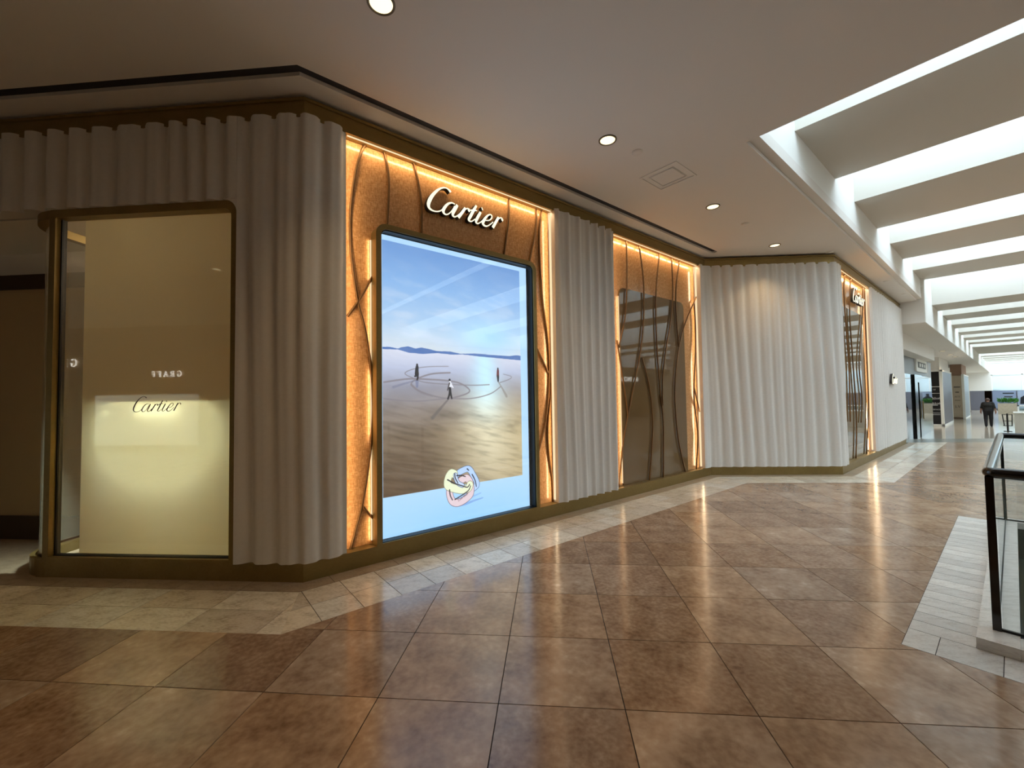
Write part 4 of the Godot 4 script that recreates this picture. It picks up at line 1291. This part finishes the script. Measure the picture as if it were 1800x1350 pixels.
func leaves(parent: Node, at: Vector3, spread: float, height: float, count: int, sd: int) -> void:
	var rng := RandomNumberGenerator.new()
	rng.seed = sd
	var s := st()
	for i in count:
		var a := rng.randf() * TAU
		var r := sqrt(rng.randf()) * spread
		var base := at + Vector3(cos(a) * minf(r, 0.36), rng.randf() * height * 0.45, sin(a) * r)
		var d := Vector3(cos(a) * 0.5 + rng.randf_range(-0.4, 0.4), rng.randf_range(0.4, 1.2), sin(a) * 0.5 + rng.randf_range(-0.4, 0.4)).normalized()
		var side := d.cross(Vector3(rng.randf_range(-1, 1), 0.3, rng.randf_range(-1, 1))).normalized() * 0.035
		var tip := base + d * height * rng.randf_range(0.35, 0.6)
		var mid := base.lerp(tip, 0.5) + Vector3(0, 0.03, 0)
		tri(s, base, mid + side, mid - side, Vector3.UP)
		tri(s, tip, mid + side, mid - side, Vector3.UP)
	var m := mat(Color(0.20, 0.42, 0.16), 0.6)
	m.cull_mode = BaseMaterial3D.CULL_DISABLED
	m.backlight_enabled = true
	m.backlight = Color(0.2, 0.4, 0.1)
	var o := part("foliage", s, m, parent)
	o.set_meta("kind", "stuff")

# ---------------------------------------------------------------- shops mirrored in the glass
func build_across() -> void:
	var t := thing("opposite_shop", "shop across the side concourse with lit serif sign and window", "shopfront", Transform3D(Basis(Vector3(-1, 0, 0), Vector3.UP, Vector3(0, 0, -1)), Vector3(-13.8, 0, 6.98)))
	# local x runs towards negative world x, local z towards the storefront
	part("surround", bx(-1.6, 0, 0, 3.1, 2.25, 0.06), mat(Color(0.30, 0.25, 0.2), 0.5), t)
	part("lit_window", bx(-1.3, 0.12, 0.06, 2.75, 1.98, 0.08), glow(Color(0.96, 1.0, 0.95), 0.5), t)
	area_light(t, Vector3(0.7, 1.05, 0.12), Vector3(0, PI, 0), Vector2(4.0, 1.8), 0.7, Color(0.96, 1.0, 0.95))
	lettering(t, "G R A F F", 0.2, "serif", Vector3(0.0, 2.72, 0.03), 0, M.sign_bright)
	lettering(t, "G R A F F", 0.28, "serif", Vector3(4.4, 3.2, 0.03), 0, M.sign_bright)
	t = thing("opposite_shop", "shop across the main concourse with a lit sans serif sign", "shopfront", Transform3D(Basis(Vector3(-S2, 0, S2), Vector3.UP, Vector3(-S2, 0, -S2)), wl(26.5, 11.0)))
	part("surround", bx(-3.5, 0, 0, 3.5, 3.4, 0.08), mat(Color(0.36, 0.34, 0.31), 0.5), t)
	part("dark_window", bx(-3.2, 0.1, 0.08, 3.2, 2.4, 0.1), M.smoked, t)
	lettering(t, "BALENCIAGA", 0.31, "sans", Vector3(0.1, 2.95, 0.1), 0, M.sign_bright)

# ---------------------------------------------------------------- the person walking away
func field(p: Vector3, bones: Array, k: float) -> Vector2:
	var d := 1e9
	var best := 1e9
	var which := 0
	for i in bones.size():
		var b: Array = bones[i]
		var pa: Vector3 = p - b[0]
		var ba: Vector3 = b[1] - b[0]
		var h := clampf(pa.dot(ba) / maxf(ba.dot(ba), 1e-6), 0.0, 1.0)
		var e := (pa - ba * h).length() - lerpf(b[2], b[3], h)
		if e < best:
			best = e
			which = i
		var m := clampf(0.5 + 0.5 * (d - e) / k, 0.0, 1.0)
		d = lerpf(d, e, m) - k * m * (1.0 - m)
	return Vector2(d, which)

func nets(s: SurfaceTool, bones: Array, lo: Vector3, hi: Vector3, cell: float, k: float) -> void:
	var nx := int((hi.x - lo.x) / cell) + 2
	var ny := int((hi.y - lo.y) / cell) + 2
	var nz := int((hi.z - lo.z) / cell) + 2
	var val := PackedFloat32Array()
	val.resize(nx * ny * nz)
	var who := PackedByteArray()
	who.resize(nx * ny * nz)
	for z in nz:
		for y in ny:
			for x in nx:
				var f := field(lo + Vector3(x, y, z) * cell, bones, k)
				val[(z * ny + y) * nx + x] = f.x
				who[(z * ny + y) * nx + x] = int(f.y)
	var vert := {}
	for z in nz - 1:
		for y in ny - 1:
			for x in nx - 1:
				var sum := Vector3.ZERO
				var n := 0
				for a in 8:
					for ax in 3:
						if a & (1 << ax):
							continue
						var b := a | (1 << ax)
						var A := Vector3(a & 1, (a >> 1) & 1, (a >> 2) & 1)
						var B := Vector3(b & 1, (b >> 1) & 1, (b >> 2) & 1)
						var va := val[((z + int(A.z)) * ny + y + int(A.y)) * nx + x + int(A.x)]
						var vb := val[((z + int(B.z)) * ny + y + int(B.y)) * nx + x + int(B.x)]
						if (va < 0) != (vb < 0):
							sum += A.lerp(B, va / (va - vb))
							n += 1
				if n:
					vert[(z * ny + y) * nx + x] = [lo + (Vector3(x, y, z) + sum / n) * cell, bones[who[(z * ny + y) * nx + x]][4]]
	var step := [1, nx, nx * ny]
	for z in range(1, nz - 1):
		for y in range(1, ny - 1):
			for x in range(1, nx - 1):
				var i := (z * ny + y) * nx + x
				for ax in 3:
					var j: int = i + step[ax]
					if (val[i] < 0) == (val[j] < 0):
						continue
					var u: int = step[(ax + 1) % 3]
					var w: int = step[(ax + 2) % 3]
					var q := [i, i - u, i - u - w, i - w]
					if not (vert.has(q[0]) and vert.has(q[1]) and vert.has(q[2]) and vert.has(q[3])):
						continue
					var nrm := Vector3.ZERO
					nrm[ax] = 1.0 if val[i] < 0 else -1.0
					for t in [[0, 1, 2], [0, 2, 3]]:
						var a: Array = vert[q[t[0]]]
						var b: Array = vert[q[t[1]]]
						var c: Array = vert[q[t[2]]]
						if (a[0] - c[0]).cross(a[0] - b[0]).dot(nrm) < 0:
							var sw := b
							b = c
							c = sw
						for v in [a, b, c]:
							s.set_color(v[1])
							s.add_vertex(v[0])

func build_person() -> void:
	# seen from behind, walking away: local -z is forward
	var skin := Color(0.30, 0.17, 0.12)
	var cloth := Color(0.012, 0.012, 0.014)
	var trousers := Color(0.010, 0.010, 0.013)
	var hair := Color(0.12, 0.09, 0.08)
	var t := thing("person", "person in black shirt and trousers walking away down the far concourse", "person", FW * Transform3D(Basis(Vector3.UP, -PI / 2), Vector3(38.1, LOWFLOOR, -1.03)))
	var b := []
	var V := func(x: float, y: float, z: float) -> Vector3: return Vector3(x, y, z)
	# trunk
	b.append([V.call(-0.07, 0.98, 0.0), V.call(0.07, 0.98, 0.0), 0.150, 0.150, trousers])
	b.append([V.call(-0.06, 1.08, -0.03), V.call(0.06, 1.08, -0.03), 0.165, 0.165, cloth])
	b.append([V.call(-0.08, 1.28, 0.0), V.call(0.08, 1.28, 0.0), 0.148, 0.148, cloth])
	b.append([V.call(-0.15, 1.42, 0.01), V.call(0.15, 1.42, 0.01), 0.075, 0.075, cloth])
	b.append([V.call(0, 1.40, 0.01), V.call(0, 1.53, -0.01), 0.065, 0.06, skin])
	# head
	b.append([V.call(0, 1.585, -0.02), V.call(0, 1.645, -0.01), 0.078, 0.088, hair])
	b.append([V.call(0, 1.57, -0.055), V.call(0, 1.60, -0.06), 0.055, 0.06, skin])
	for sd in [-1.0, 1.0]:
		var f: float = 0.12 * sd
		b.append([V.call(0.10 * sd, 0.95, 0), V.call(0.105 * sd, 0.52, -0.04 - f * 0.4), 0.112, 0.082, trousers])
		b.append([V.call(0.105 * sd, 0.52, -0.04 - f * 0.4), V.call(0.10 * sd, 0.10, 0.02 - f), 0.082, 0.064, trousers])
		b.append([V.call(0.10 * sd, 0.045, 0.03 - f), V.call(0.115 * sd, 0.04, -0.15 - f), 0.045, 0.04, cloth])
		b.append([V.call(0.205 * sd, 1.40, 0.01), V.call(0.27 * sd, 1.13, 0.03 + f * 0.2), 0.062, 0.05, cloth])
		b.append([V.call(0.27 * sd, 1.13, 0.03 + f * 0.2), V.call(0.30 * sd, 0.90, -0.02 + f * 0.5), 0.043, 0.03, skin])
		b.append([V.call(0.30 * sd, 0.90, -0.02 + f * 0.5), V.call(0.30 * sd, 0.83, -0.03 + f * 0.5), 0.033, 0.034, skin])
	var s := st(true)
	nets(s, b, Vector3(-0.42, -0.02, -0.36), Vector3(0.42, 1.78, 0.30), 0.024, 0.04)
	# fingers on a finer grid
	for sd in [-1.0, 1.0]:
		var f: float = 0.12 * sd
		var c := Vector3(0.30 * sd, 0.82, -0.03 + f * 0.5)
		var h := [[c + Vector3(0, 0.03, 0), c, 0.030, 0.028, skin]]
		for k in 4:
			var o := Vector3(0, 0, -0.028 + 0.018 * k)
			var ln: float = [0.068, 0.078, 0.074, 0.058][k]
			h.append([c + o, c + o + Vector3(-0.006 * sd, -ln * 0.55, 0), 0.0095, 0.009, skin])
			h.append([c + o + Vector3(-0.006 * sd, -ln * 0.55, 0), c + o + Vector3(-0.022 * sd, -ln, 0), 0.009, 0.008, skin])
		h.append([c + Vector3(0, 0.02, -0.025), c + Vector3(-0.008 * sd, -0.025, -0.052), 0.011, 0.009, skin])
		nets(s, h, c - Vector3(0.06, 0.11, 0.08), c + Vector3(0.06, 0.08, 0.06), 0.007, 0.006)
	# ears and nose
	var hd := [[Vector3(0.088, 1.60, -0.01), Vector3(0.092, 1.63, 0.0), 0.013, 0.016, skin], [Vector3(-0.088, 1.60, -0.01), Vector3(-0.092, 1.63, 0.0), 0.013, 0.016, skin], [Vector3(0, 1.62, -0.11), Vector3(0, 1.59, -0.128), 0.010, 0.014, skin]]
	nets(s, hd, Vector3(-0.12, 1.55, -0.16), Vector3(0.12, 1.68, 0.04), 0.01, 0.005)
	var m := mat(Color(1, 1, 1), 0.8)
	m.vertex_color_use_as_albedo = true
	part("body", s, m, t)
